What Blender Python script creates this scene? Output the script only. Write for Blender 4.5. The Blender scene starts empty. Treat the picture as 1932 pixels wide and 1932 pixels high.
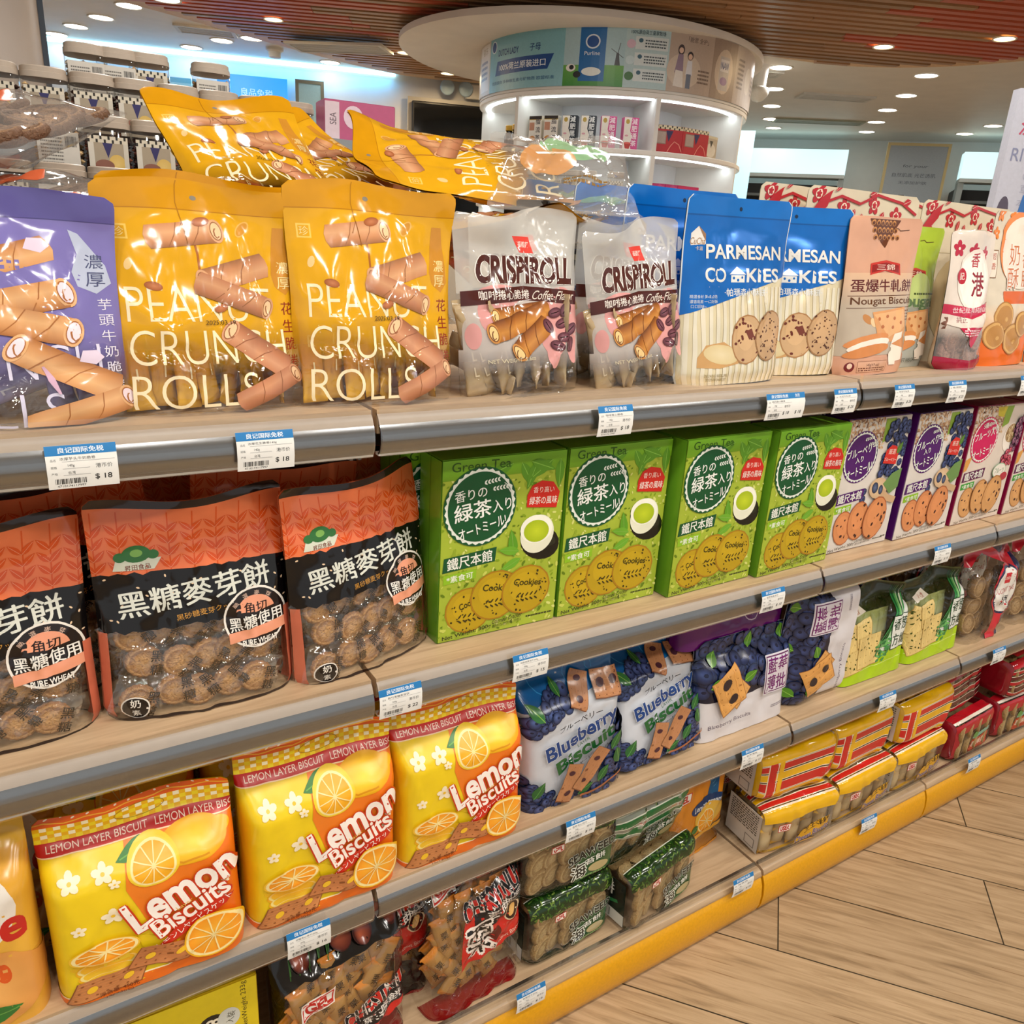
import bpy, bmesh, math, random
import numpy as np
from bisect import bisect_left, bisect_right
from mathutils import Vector, Matrix, Euler
from mathutils.geometry import tessellate_polygon

SC = bpy.context.scene
COL = SC.collection
# ---------------- camera, world, main light, exposure ----------------
CAMZ = 1.372
cam = bpy.data.cameras.new('camera'); cam.sensor_width = 36; cam.lens = 36*1497.2/1932; cam.clip_start = .02; cam.clip_end = 60
co = bpy.data.objects.new('camera', cam); COL.objects.link(co)
co.matrix_world = Matrix(((0.84779629, 0.12593078, -0.51515326, 0), (-0.5271503, 0.30619581, -0.79268952, 0), (0.05791376, 0.94360244, 0.32597613, CAMZ), (0, 0, 0, 1)))
SC.camera = co
SC.view_settings.view_transform = 'Standard'; SC.view_settings.look = 'None'; SC.view_settings.gamma = 1
SC.view_settings.exposure = -0.08
SC.cycles.transparent_max_bounces = 18
SC.cycles.max_bounces = 6
SC.cycles.sample_clamp_indirect = 6
W_ = bpy.data.worlds.new('world'); SC.world = W_; W_.use_nodes = True
W_.node_tree.nodes['Background'].inputs[0].default_value = (1, .985, .96, 1)
W_.node_tree.nodes['Background'].inputs[1].default_value = .68
LAMP_W = 11.0      # watts of each ceiling downlight
NEAR_W = 10.5

# ---------------- helpers ----------------
def C(h, a=1.0):
    h = h.lstrip('#'); r = [int(h[i:i+2], 16)/255 for i in (0, 2, 4)]
    return tuple((c/12.92 if c <= .04045 else ((c+.055)/1.055)**2.4) for c in r) + (a,)

def mat(name, rough=.5, bump=0, bscale=60, metal=0, attr=True, col=None, coat=0, spec=.5, var=.05, detail=2, em=None, ems=0):
    m = bpy.data.materials.new(name); m.use_nodes = True; nt = m.node_tree; N = nt.nodes; L = nt.links; b = N['Principled BSDF']
    b.inputs['Roughness'].default_value = rough; b.inputs['Metallic'].default_value = metal
    b.inputs['Coat Weight'].default_value = coat; b.inputs['Coat Roughness'].default_value = .05
    b.inputs['Specular IOR Level'].default_value = spec
    geo = N.new('ShaderNodeNewGeometry'); nz = N.new('ShaderNodeTexNoise'); nz.inputs['Scale'].default_value = bscale; nz.inputs['Detail'].default_value = detail
    L.new(geo.outputs['Position'], nz.inputs['Vector'])
    mx = N.new('ShaderNodeMix'); mx.data_type = 'RGBA'; mx.blend_type = 'MULTIPLY'; mx.inputs[0].default_value = 1
    if attr:
        at = N.new('ShaderNodeAttribute'); at.attribute_name = 'Col'; L.new(at.outputs['Color'], mx.inputs[6]); L.new(at.outputs['Alpha'], b.inputs['Alpha'])
    else: mx.inputs[6].default_value = col
    mr = N.new('ShaderNodeMapRange'); mr.inputs['From Min'].default_value = .3; mr.inputs['From Max'].default_value = .7
    mr.inputs['To Min'].default_value = 1-var; mr.inputs['To Max'].default_value = 1+var
    L.new(nz.outputs['Fac'], mr.inputs['Value']); L.new(mr.outputs['Result'], mx.inputs[7]); L.new(mx.outputs[2], b.inputs['Base Color'])
    if bump:
        bp = N.new('ShaderNodeBump'); bp.inputs['Strength'].default_value = bump; bp.inputs['Distance'].default_value = .004
        n2 = N.new('ShaderNodeTexNoise'); n2.inputs['Scale'].default_value = bscale*.6; n2.inputs['Detail'].default_value = 1.5; n2.inputs['Distortion'].default_value = .8
        L.new(geo.outputs['Position'], n2.inputs['Vector'])
        L.new(n2.outputs['Fac'], bp.inputs['Height']); L.new(bp.outputs['Normal'], b.inputs['Normal'])
        if coat: L.new(bp.outputs['Normal'], b.inputs['Coat Normal'])
    if em: b.inputs['Emission Color'].default_value = em; b.inputs['Emission Strength'].default_value = ems
    return m

def film(name, tint=(.97, .97, .96, 1), white=0.0, whcol=(.85, .85, .82, 1), rough=.05, bump=.6, bscale=45, f0=.05):
    m = bpy.data.materials.new(name); m.use_nodes = True; nt = m.node_tree; N = nt.nodes; L = nt.links
    N.remove(N['Principled BSDF']); out = N['Material Output']
    tr = N.new('ShaderNodeBsdfTransparent'); tr.inputs[0].default_value = tint
    gl = N.new('ShaderNodeBsdfGlossy'); gl.inputs['Roughness'].default_value = rough; gl.inputs[0].default_value = (.95, .95, .95, 1)
    geo = N.new('ShaderNodeNewGeometry'); nz = N.new('ShaderNodeTexNoise'); nz.inputs['Scale'].default_value = bscale; nz.inputs['Detail'].default_value = 2; nz.inputs['Distortion'].default_value = 1.2
    L.new(geo.outputs['Position'], nz.inputs['Vector'])
    bp = N.new('ShaderNodeBump'); bp.inputs['Strength'].default_value = bump; bp.inputs['Distance'].default_value = .006
    L.new(nz.outputs['Fac'], bp.inputs['Height']); L.new(bp.outputs['Normal'], gl.inputs['Normal'])
    fr = N.new('ShaderNodeLayerWeight'); fr.inputs[0].default_value = .5; L.new(bp.outputs['Normal'], fr.inputs['Normal'])
    pw = N.new('ShaderNodeMath'); pw.operation = 'POWER'; pw.inputs[1].default_value = 4.5; L.new(fr.outputs['Facing'], pw.inputs[0])
    ad = N.new('ShaderNodeMath'); ad.operation = 'MULTIPLY_ADD'; ad.inputs[1].default_value = .7; ad.inputs[2].default_value = f0+.03; ad.use_clamp = True
    L.new(pw.outputs[0], ad.inputs[0])
    base = tr
    if white > 0:
        df = N.new('ShaderNodeBsdfDiffuse'); df.inputs[0].default_value = whcol
        ms = N.new('ShaderNodeMixShader'); ms.inputs[0].default_value = white; L.new(tr.outputs[0], ms.inputs[1]); L.new(df.outputs[0], ms.inputs[2]); base = ms
    mx = N.new('ShaderNodeMixShader'); L.new(ad.outputs[0], mx.inputs[0]); L.new(base.outputs[0], mx.inputs[1]); L.new(gl.outputs[0], mx.inputs[2])
    L.new(mx.outputs[0], out.inputs[0])
    return m

def emit(name, col, s):
    m = bpy.data.materials.new(name); m.use_nodes = True; b = m.node_tree.nodes['Principled BSDF']
    b.inputs['Base Color'].default_value = (0.8, .8, .8, 1); b.inputs['Emission Color'].default_value = col; b.inputs['Emission Strength'].default_value = s
    return m

M = dict(
    gloss=mat('printed_gloss_film', .2, .22, 26, spec=.5, var=.04),
    gloss2=mat('printed_crinkled_film', .13, .42, 34, spec=.55, var=.05),
    satin=mat('printed_satin_film', .3, .3, 35, spec=.5, var=.04),
    foil=mat('blue_foil_film', .22, .45, 22, metal=.35, spec=.7, var=.08),
    biscuit=mat('baked_biscuit', .7, .8, 420, var=.16, detail=4),
    card=mat('printed_card', .38, .05, 80, var=.03),
    paper=mat('price_paper', .55, 0, 80, var=.02),
    painted=mat('painted_surface', .5, 0, 6, var=.03),
    film=film('clear_film', bump=.55, bscale=38, f0=.04, tint=(.985, .985, .975, 1)), frost=film('frosted_film', white=.72, whcol=(.82, .81, .77, 1), bump=.3),
    milky=film('milky_film', white=.12, bump=.25, bscale=26, f0=.02),
    acr=film('clear_acrylic', bump=.04, bscale=8, f0=.03, rough=.03),
    jar=film('jar_plastic', bump=.08, bscale=10, f0=.06, tint=(.93, .93, .92, 1)),
    lampwarm=emit('lamp_diffuser', (1, .95, .82, 1), 14),
    lampamber=emit('amber_lamp', (1, .72, .3, 1), 9),
    led=emit('cool_led_strip', (.82, .95, 1, 1), 9),
    cyan=emit('cyan_led_cove', (.08, .5, 1, 1), 9),
)

def tag(o, label=None, cat=None, group=None, kind=None):
    if label: o['label'] = label
    if cat: o['category'] = cat
    if group: o['group'] = group
    if kind: o['kind'] = kind
    return o
def link(name, me, parent=None, loc=(0, 0, 0), rot=(0, 0, 0)):
    o = bpy.data.objects.new(name, me); COL.objects.link(o); o.location = loc; o.rotation_euler = rot
    if parent: o.parent = parent
    return o
def copy_tree(o, parent=None):
    c = o.copy(); COL.objects.link(c); c.parent = parent
    if parent is not None: c.matrix_parent_inverse = o.matrix_parent_inverse.copy()
    for ch in o.children: copy_tree(ch, c)
    return c

class MB:
    """collects verts / faces / colours / material slots into one mesh"""
    def __init__(s): s.v = []; s.f = []; s.c = []; s.m = []; s.n = []; s.mats = []
    def slot(s, m):
        if m not in s.mats: s.mats.append(m)
        return s.mats.index(m)
    def add(s, vs, fs, col, m, ns=None):
        b = len(s.v); k = s.slot(m); s.v += [tuple(p) for p in vs]
        s.c += ([col]*len(vs) if not isinstance(col, list) else col)
        s.n += (ns if ns else [(0, 0, 0)]*len(vs))
        s.f += [tuple(b+i for i in f) for f in fs]; s.m += [k]*len(fs)
    def box(s, x0, y0, z0, x1, y1, z1, col, m, rz=0, c=None):
        vs = [(x, y, z) for z in (z0, z1) for y in (y0, y1) for x in (x0, x1)]
        if rz: cx, cy = c or ((x0+x1)/2, (y0+y1)/2); k, q = math.cos(rz), math.sin(rz); vs = [(cx+(x-cx)*k-(y-cy)*q, cy+(x-cx)*q+(y-cy)*k, z) for x, y, z in vs]
        s.add(vs, [(0, 2, 3, 1), (4, 5, 7, 6), (0, 1, 5, 4), (2, 6, 7, 3), (0, 4, 6, 2), (1, 3, 7, 5)], col, m)
    def lathe(s, prof, col, m, n=24, c=(0, 0), sx=1, sy=1):
        vs = []; fs = []
        for r, z in prof:
            for i in range(n): a = 2*math.pi*i/n; vs.append((c[0]+r*math.cos(a)*sx, c[1]+r*math.sin(a)*sy, z))
        for j in range(len(prof)-1):
            for i in range(n): k = (i+1) % n; fs.append((j*n+i, j*n+k, (j+1)*n+k, (j+1)*n+i))
        fs.append(tuple(range(n))[::-1]); fs.append(tuple((len(prof)-1)*n+i for i in range(n)))
        s.add(vs, fs, col, m)
    def extrude(s, prof, x0, x1, col, m):
        """profile (y,z) closed loop swept along x"""
        n = len(prof); vs = [(x0, y, z) for y, z in prof]+[(x1, y, z) for y, z in prof]
        s.add(vs, [(i, (i+1) % n, n+(i+1) % n, n+i) for i in range(n)]+[tuple(range(n))[::-1], tuple(range(n, 2*n))], col, m)
    def build(s, name, parent=None, smooth=False, bevel=0, loc=(0, 0, 0), rot=(0, 0, 0), usen=False, ang=None):
        me = s.mesh(name, smooth, usen, ang)
        o = link(name, me, parent, loc, rot)
        if bevel:
            b = o.modifiers.new('b', 'BEVEL'); b.width = bevel; b.segments = 2; b.limit_method = 'ANGLE'
        return o
    def mesh(s, name, smooth=False, usen=False, ang=None):
        me = bpy.data.meshes.new(name); me.from_pydata(s.v, [], s.f)
        at = me.color_attributes.new('Col', 'FLOAT_COLOR', 'POINT'); at.data.foreach_set('color', np.array(s.c, dtype=np.float32).ravel())
        for m in s.mats: me.materials.append(m)
        me.polygons.foreach_set('material_index', s.m)
        if smooth: me.polygons.foreach_set('use_smooth', [True]*len(s.f))
        me.update()
        if ang is not None: me.set_sharp_from_angle(angle=ang)
        if usen: me.normals_split_custom_set_from_vertices(s.n)
        return me

# ---------------- printed artwork: shapes in a 100-wide frame ----------------
_tx = {}
def glyphs(t, b):
    k = (t, b)
    if k not in _tx:
        cu = bpy.data.curves.new('t', 'FONT'); cu.body = t; cu.resolution_u = 5 if t.isascii() else 3; cu.offset = b
        ob = bpy.data.objects.new('t', cu); me = ob.to_mesh(); me.calc_loop_triangles()
        v = np.array([(q.co.x, q.co.y) for q in me.vertices]) if len(me.vertices) else np.zeros((1, 2))
        f = [tuple(q.vertices) for q in me.loop_triangles]
        ob.to_mesh_clear(); bpy.data.objects.remove(ob); bpy.data.curves.remove(cu)
        _tx[k] = (v, f)
    return _tx[k]
def tri(pts):
    return [tuple(t) for t in tessellate_polygon([[Vector((x, y, 0)) for x, y in pts]])]
class Art:
    def __init__(s, W, H, bg=None): s.W = W; s.h = 100*H/W; s.bg = bg; s.it = []
    def put(s, v, f, c, z=0): s.it.append((v, f, c, z)); return s
    def P(s, pts, col, cols=None):
        if isinstance(col, str): col = C(col)
        f = tri(pts); return s.put([tuple(p) for p in pts], f, cols or [col]*len(pts))
    def merge(s, k):
        s.flat = getattr(s, 'flat', [])+[(k, len(s.it))]; s.it[k:] = [(a, b, d, (i*7 % 32)*4e-6) for i, (a, b, d, z) in enumerate(s.it[k:])]; return s
    def R(s, x0, y0, x1, y1, col, top=None):
        if isinstance(col, str): col = C(col)
        if isinstance(top, str): top = C(top)
        t = top or col; return s.put([(x0, y0), (x1, y0), (x1, y1), (x0, y1)], [(0, 1, 2), (0, 2, 3)], [col, col, t, t])
    def E(s, cx, cy, rx, ry, col, rot=0, c2=None, n=20, off=(0, 0), sc=None, a0=0, a1=360):
        if isinstance(col, str): col = C(col)
        if isinstance(c2, str): c2 = C(c2)
        r = math.radians(rot); k, q = math.cos(r), math.sin(r); v = [(cx+off[0]*k-off[1]*q, cy+off[0]*q+off[1]*k)]
        m = n if a1-a0 == 360 else n+1
        for i in range(m):
            a = math.radians(a0+(a1-a0)*i/n); g = 1+(sc*(.5+.5*math.cos(math.pi*i)) if sc else 0); x, y = rx*g*math.cos(a), ry*g*math.sin(a); v.append((cx+x*k-y*q, cy+x*q+y*k))
        f = [(0, i+1, (i+1) % m+1) for i in range(n if m > n else m)]
        return s.put(v, f, [c2 or col]+[col]*m)
    def T(s, t, x, y, h, col, w=None, rot=0, sh=0, b=0, outl=None, oc=None, arc=0):
        if isinstance(col, str): col = C(col)
        v0, f0 = glyphs(t, 0); lo = v0.min(0); hi = v0.max(0); c = (lo+hi)/2; sz = np.maximum(hi-lo, 1e-3)
        sy = h/sz[1]; sx = (w/sz[0]) if w else sy
        if isinstance(oc, str): oc = C(oc)
        asc = t.isascii(); q1 = min(b, .02)*.7; jobs = []
        if outl: jobs += [(0, oc, math.cos(i*.785)*outl*.8*min(sx, sy), math.sin(i*.785)*outl*.8*min(sx, sy)) for i in range(8)]
        jobs += [(b, col, 0, 0)] if asc or b <= 0 else [(0, col, i*q1*sx, j*q1*sy) for i, j in ((-1, -.5), (1, -.5), (0, .8))]
        grp = len(s.it)
        for ji, (bb, cc, ox, oy) in enumerate(jobs):
            v, f = glyphs(t, bb); p = (v-c)*[sx, sy]+[ox, oy]; p[:, 1] -= arc*(p[:, 0]/max(.01, sx*sz[0]/2))**2 if arc else 0
            p[:, 0] += sh*p[:, 1]
            r = math.radians(rot); k, q = math.cos(r), math.sin(r)
            p = p@np.array([[k, q], [-q, k]])+[x, y]
            if ji == (8 if outl else 0): 
                if outl: s.flat = getattr(s, 'flat', [])+[(grp, len(s.it))]
                grp = len(s.it)
            s.put([tuple(a) for a in p], f, [cc]*len(p), ji*1e-5 if outl and ji < 8 else (ji-(8 if outl else 0))*1e-5)
        s.flat = getattr(s, 'flat', [])+[(grp, len(s.it))]
        return s
    def TV(s, t, x, y, h, col, step, b=0, dx=0):
        for i, ch in enumerate(t): s.T(ch, x+dx*i, y-step*i, h, col, b=b)
        return s
    def L(s, pts, w, col, taper=False):
        if isinstance(col, str): col = C(col)
        n = len(pts); v = []
        for i, (x, y) in enumerate(pts):
            a = pts[max(0, i-1)]; b = pts[min(n-1, i+1)]; dx, dy = b[0]-a[0], b[1]-a[1]; d = math.hypot(dx, dy) or 1
            ww = w*.5*(math.sin(math.pi*(i+.3)/(n-.4)) if taper else 1)
            v += [(x-dy/d*ww, y+dx/d*ww), (x+dy/d*ww, y-dx/d*ww)]
        f = []
        for i in range(n-1): f += [(2*i, 2*i+1, 2*i+3), (2*i, 2*i+3, 2*i+2)]
        return s.put(v, f, [col]*len(v))
    def dash(s, x0, y0, w, h, n, col, lh=.5):
        rnd = random.Random(int(x0*7+y0*3)); st = h/max(1, n)
        for i in range(n):
            x = x0; y = y0+h-i*st
            while x < x0+w:
                l = rnd.uniform(.03, .1)*w; s.R(x, y-st*lh, min(x+l, x0+w), y, col); x += l*1.35
        return s
    def bar(s, x0, y0, x1, y1, col='#222222', seed=3):
        rnd = random.Random(seed); x = x0
        while x < x1: w = (x1-x0)*rnd.choice((.012, .02, .035)); s.R(x, y0, min(x+w, x1), y1, col); x += w+(x1-x0)*rnd.choice((.012, .02, .03))
        return s
    # pictures
    def roll(s, cx, cy, L, r, rot, c0='#c98a5c', c1='#9c5f3c', c2='#e2ab7c', cream='#efc79a', end=1):
        a = math.radians(rot); ux, uy = math.cos(a), math.sin(a); nx, ny = -uy, ux
        def q(t, n): return (cx+ux*t+nx*n, cy+uy*t+ny*n)
        rows = [(-1, c1), (-.4, c0), (.25, c2), (1, c0)]; v = []; cs = []; f = []
        for n, c in rows:
            v += [q(-L/2-r*.3*(1-n*n), n*r), q(L/2, n*r)]; cs += [C(c)]*2
        for i in range(3): f += [(2*i, 2*i+1, 2*i+3), (2*i, 2*i+3, 2*i+2)]
        s.put(v, f, cs)
        for k in (-.25, .1): s.L([q(L*k, -r), q(L*k+r*.7, 0), q(L*k+r*1.1, r)], r*.07, c1)
        ex, ey = q(L/2*end, 0)
        s.E(ex, ey, r*.55, r*1.02, c2, rot); s.E(ex, ey, r*.42, r*.82, c1, rot); s.E(ex, ey, r*.36, r*.72, cream, rot)
        s.L([(ex+math.cos(t*.8)*r*.07*t*.55, ey+math.sin(t*.8)*r*.1*t) for t in range(2, 8)], r*.1, c1)
        return s
    def slice(s, cx, cy, rx, ry, rot=0, n=10, rim='#f2c230', flesh='#f49a1c', pale='#fbe7a0'):
        s.E(cx, cy, rx, ry, rim, rot, n=28).E(cx, cy, rx*.94, ry*.94, pale, rot, n=28).E(cx, cy, rx*.84, ry*.84, flesh, rot, c2='#fbbd3c', n=28)
        r = math.radians(rot)
        for i in range(n):
            a = 2*math.pi*i/n+.2; x, y = rx*.84*math.cos(a), ry*.84*math.sin(a)
            s.L([(cx, cy), (cx+x*math.cos(r)-y*math.sin(r), cy+x*math.sin(r)+y*math.cos(r))], rx*.05, pale)
        return s
    def leaf(s, x, y, L, w, rot, col='#3f7d2c', vein='#7fae4a'):
        a = math.radians(rot); pts = []
        for i in range(7): t = i/6; pts.append((t*L, w*.5*math.sin(math.pi*t**.8)))
        for i in range(5, 0, -1): t = i/6; pts.append((t*L, -w*.5*math.sin(math.pi*t**.8)))
        tr = lambda p: (x+p[0]*math.cos(a)-p[1]*math.sin(a), y+p[0]*math.sin(a)+p[1]*math.cos(a))
        s.P([tr(p) for p in pts], col); s.L([tr((0, 0)), tr((L*.9, 0))], w*.06, vein); return s
    def flower(s, x, y, r, col='#fbeecb', cen='#f4c430'):
        r *= .85
        for i in range(5): a = math.radians(72*i+18); s.E(x+r*.55*math.cos(a), y+r*.55*math.sin(a), r*.5, r*.36, col, 72*i+18, n=10)
        return s.E(x, y, r*.2, r*.2, cen, n=8)
    def cookie(s, cx, cy, rx, ry, rot=0, c='#d9a066', e='#a8683a', spots='#5a3420', n=14, seed=1, big=1):
        s.E(cx, cy, rx, ry, e, rot, n=28, sc=.02).E(cx, cy, rx*.95, ry*.95, c, rot, c2=c, n=28)
        s.E(cx-rx*.1, cy+ry*.15, rx*.6, ry*.6, tuple(min(1, a*1.12) for a in C(c)[:3])+(1,), rot, n=16)
        rn = random.Random(seed)
        for i in range(n):
            a = rn.uniform(0, 6.28); q = rn.uniform(.1, .85)**.6; s.E(cx+rx*q*math.cos(a), cy+ry*q*math.sin(a), rx*.05*big*rn.uniform(.6, 1.5), rx*.04*big*rn.uniform(.6, 1.5), spots, rn.uniform(0, 180), n=7)
        return s
    def cracker(s, cx, cy, w, h, rot=0, c='#c98c58', e='#8d5a34', blob=None, sk=0, seed=2, nx=4, ny=6):
        a = math.radians(rot); tr = lambda x, y: (cx+(x+sk*y)*math.cos(a)-y*math.sin(a), cy+(x+sk*y)*math.sin(a)+y*math.cos(a))
        z = [(-w/2, -h/2), (w/2, -h/2), (w/2, h/2), (-w/2, h/2)]
        s.P([tr(x*1.04, y*1.03-.4) for x, y in z], e).P([tr(x, y) for x, y in z], c, [C(c), tuple(min(1, k*1.15) for k in C(c)[:3])+(1,), C(c), tuple(k*.88 for k in C(c)[:3])+(1,)])
        hl = tuple(min(1, q*1.3) for q in C(c)[:3])+(1,)
        for i in range(nx): s.L([tr((-.5+(i+.2)/nx)*w+w*.02*math.sin(t*2.2), (-.48+.96*t/10)*h) for t in range(11)], w*.018, hl) if h >= w else s.L([tr((-.48+.96*t/10)*w, (-.5+(i+.3)/nx)*h+h*.02*math.sin(t*2.2)) for t in range(11)], h*.018, hl)
        for i in range(nx):
            for j in range(ny): x, y = (-.5+(i+.5)/nx)*w, (-.5+(j+.5)/ny)*h; p = tr(x, y); s.E(p[0], p[1], w*.022, w*.016, e, n=6)
        if blob:
            for bx, by in ((-.05, .25), (.05, -.27)) if h > w else ((-.25, 0), (.25, .05)):
                p = tr(bx*w, by*h); s.E(p[0], p[1], min(w, h)*.2, min(w, h)*.15, blob, rot+30, n=12)
        return s
    def berries(s, pts, r, c='#1c2748', hi='#4c5e94', seed=1):
        rn = random.Random(seed)
        for x, y in pts:
            q = r*rn.uniform(.85, 1.15); s.E(x, y, q*1.04, q*1.04, '#0e1430', n=12).E(x, y, q, q*.98, c, n=12, c2=hi, off=(-q*.25, q*.3)); s.E(x+q*.2, y+q*.1, q*.28, q*.24, '#121a38', n=6)
        return s
    def cluster(s, x0, y0, x1, y1, n, r, seed=1, cond=None, **k):
        rn = random.Random(seed); pts = []
        while len(pts) < n:
            p = (rn.uniform(x0, x1), rn.uniform(y0, y1))
            if cond is None or cond(*p): pts.append(p)
        return s.berries(pts, r, seed=seed, **k)
    def wheatear(s, x, y, L, rot, col='#dfe9df'):
        a = math.radians(rot)
        for i in range(5):
            t = L*(i+.5)/5; px, py = x+t*math.cos(a), y+t*math.sin(a)
            for sg in (-1, 1): s.leaf(px, py, L*.22, L*.1, rot+sg*38, col, col)
        return s

def cutline(poly, ax, c):
    lo, hi = [], []; n = len(poly)
    for i in range(n):
        p, q = poly[i], poly[(i+1) % n]; dp, dq = p[ax]-c, q[ax]-c
        if dp <= 0: lo.append(p)
        if dp >= 0: hi.append(p)
        if dp*dq < 0:
            t = dp/(dp-dq); m = tuple(p[k]+t*(q[k]-p[k]) for k in range(6)); lo.append(m); hi.append(m)
    return lo, hi
def cutgrid(poly, gx, gy):
    out = [poly]
    for ax, g in ((0, gx), (1, gy)):
        nxt = []
        for p in out:
            lo = min(q[ax] for q in p); hi = max(q[ax] for q in p)
            i0 = bisect_right(g, lo+1e-6); i1 = bisect_left(g, hi-1e-6); cur = p
            for i in range(i0, i1):
                a, b = cutline(cur, ax, g[i])
                if len(a) > 2: nxt.append(a)
                cur = b
                if len(cur) < 3: break
            if len(cur) > 2: nxt.append(cur)
        out = nxt
    return out

class Surf:
    """grid of points; xs, ys in art units"""
    def __init__(s, xs, ys, P):
        s.xs = list(xs); s.ys = list(ys); s.P = P
        du = np.gradient(P, axis=1); dv = np.gradient(P, axis=0); n = np.cross(du, dv); n /= np.linalg.norm(n, axis=2, keepdims=True)+1e-12; s.N = n
    def at(s, x, y, off):
        x = min(max(x, s.xs[0]), s.xs[-1]); y = min(max(y, s.ys[0]), s.ys[-1])
        i = min(max(bisect_right(s.xs, x)-1, 0), len(s.xs)-2); j = min(max(bisect_right(s.ys, y)-1, 0), len(s.ys)-2)
        a = (x-s.xs[i])/(s.xs[i+1]-s.xs[i]); b = (y-s.ys[j])/(s.ys[j+1]-s.ys[j])
        def f(G):
            A, B, D, E = G[j, i], G[j, i+1], G[j+1, i+1], G[j+1, i]
            return A+a*(B-A)+b*(D-B) if a >= b else A+b*(E-A)+a*(D-E)
        n = f(s.N); n = n/(np.linalg.norm(n)+1e-9); p = f(s.P)+n*off
        return tuple(p), tuple(n)
def lay_art(mb, art, surf, m, off0=.0006, step=.00013, cut=True):
    W, H = surf.xs[-1], surf.ys[-1]
    if not hasattr(art, 'lv'):
        bb = np.array([(min(q[0] for q in v), min(q[1] for q in v), max(q[0] for q in v), max(q[1] for q in v)) for v, f, c, z in art.it]); art.lv = np.zeros(len(bb), int); fl = {i: a for a, b in getattr(art, 'flat', []) for i in range(a, b)}
        for i in range(1, len(bb)):
            k = (bb[:i, 0] < bb[i, 2]) & (bb[:i, 2] > bb[i, 0]) & (bb[:i, 1] < bb[i, 3]) & (bb[:i, 3] > bb[i, 1])
            g = fl.get(i)
            if g is not None and i > g: art.lv[i] = art.lv[g]; continue
            if g is not None: k = ((bb[:i, 0] < bb[i, 2]+3) & (bb[:i, 2] > bb[i, 0]-3) & (bb[:i, 1] < bb[i, 3]+3) & (bb[:i, 3] > bb[i, 1]-3)) if g == i else k
            if k.any(): art.lv[i] = art.lv[:i][k].max()+1
    for li, (v, f, c, zb) in zip(art.lv, art.it):
        off = off0+step*li+zb; vs = []; cs = []; fs = []; ns = []; cache = {}
        for t in f:
            poly = [v[k]+tuple(c[k]) for k in t]
            xs_ = [q[0] for q in poly]; ys_ = [q[1] for q in poly]
            if max(xs_) <= 0 or min(xs_) >= W or max(ys_) <= 0 or min(ys_) >= H: continue
            poly = [q if len(q) == 6 else q[:6] for q in poly]
            if min(xs_) < 0: poly = cutline(poly, 0, 0)[1]
            if poly and max(xs_) > W: poly = cutline(poly, 0, W)[0]
            if poly and min(ys_) < 0: poly = cutline(poly, 1, 0)[1]
            if poly and max(ys_) > H: poly = cutline(poly, 1, H)[0]
            if len(poly) < 3: continue
            ar = sum(poly[i][0]*poly[(i+1) % len(poly)][1]-poly[(i+1) % len(poly)][0]*poly[i][1] for i in range(len(poly)))
            if ar < 0: poly = poly[::-1]
            for pc in (cutgrid(poly, surf.xs, surf.ys) if cut else [poly]):
                idx = []
                for q in pc:
                    key = (round(q[0], 4), round(q[1], 4))
                    if key not in cache:
                        p, n = surf.at(q[0], q[1], off); cache[key] = len(vs); vs.append(p); ns.append(n); cs.append((q[2], q[3], q[4], q[5]))
                    if not idx or cache[key] != idx[-1]: idx.append(cache[key])
                if len(idx) > 2 and idx[0] == idx[-1]: idx.pop()
                if len(set(idx)) > 2 and len(set(idx)) == len(idx): fs.append(tuple(idx))
        if fs: mb.add(vs, fs, cs, m, ns)

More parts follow.
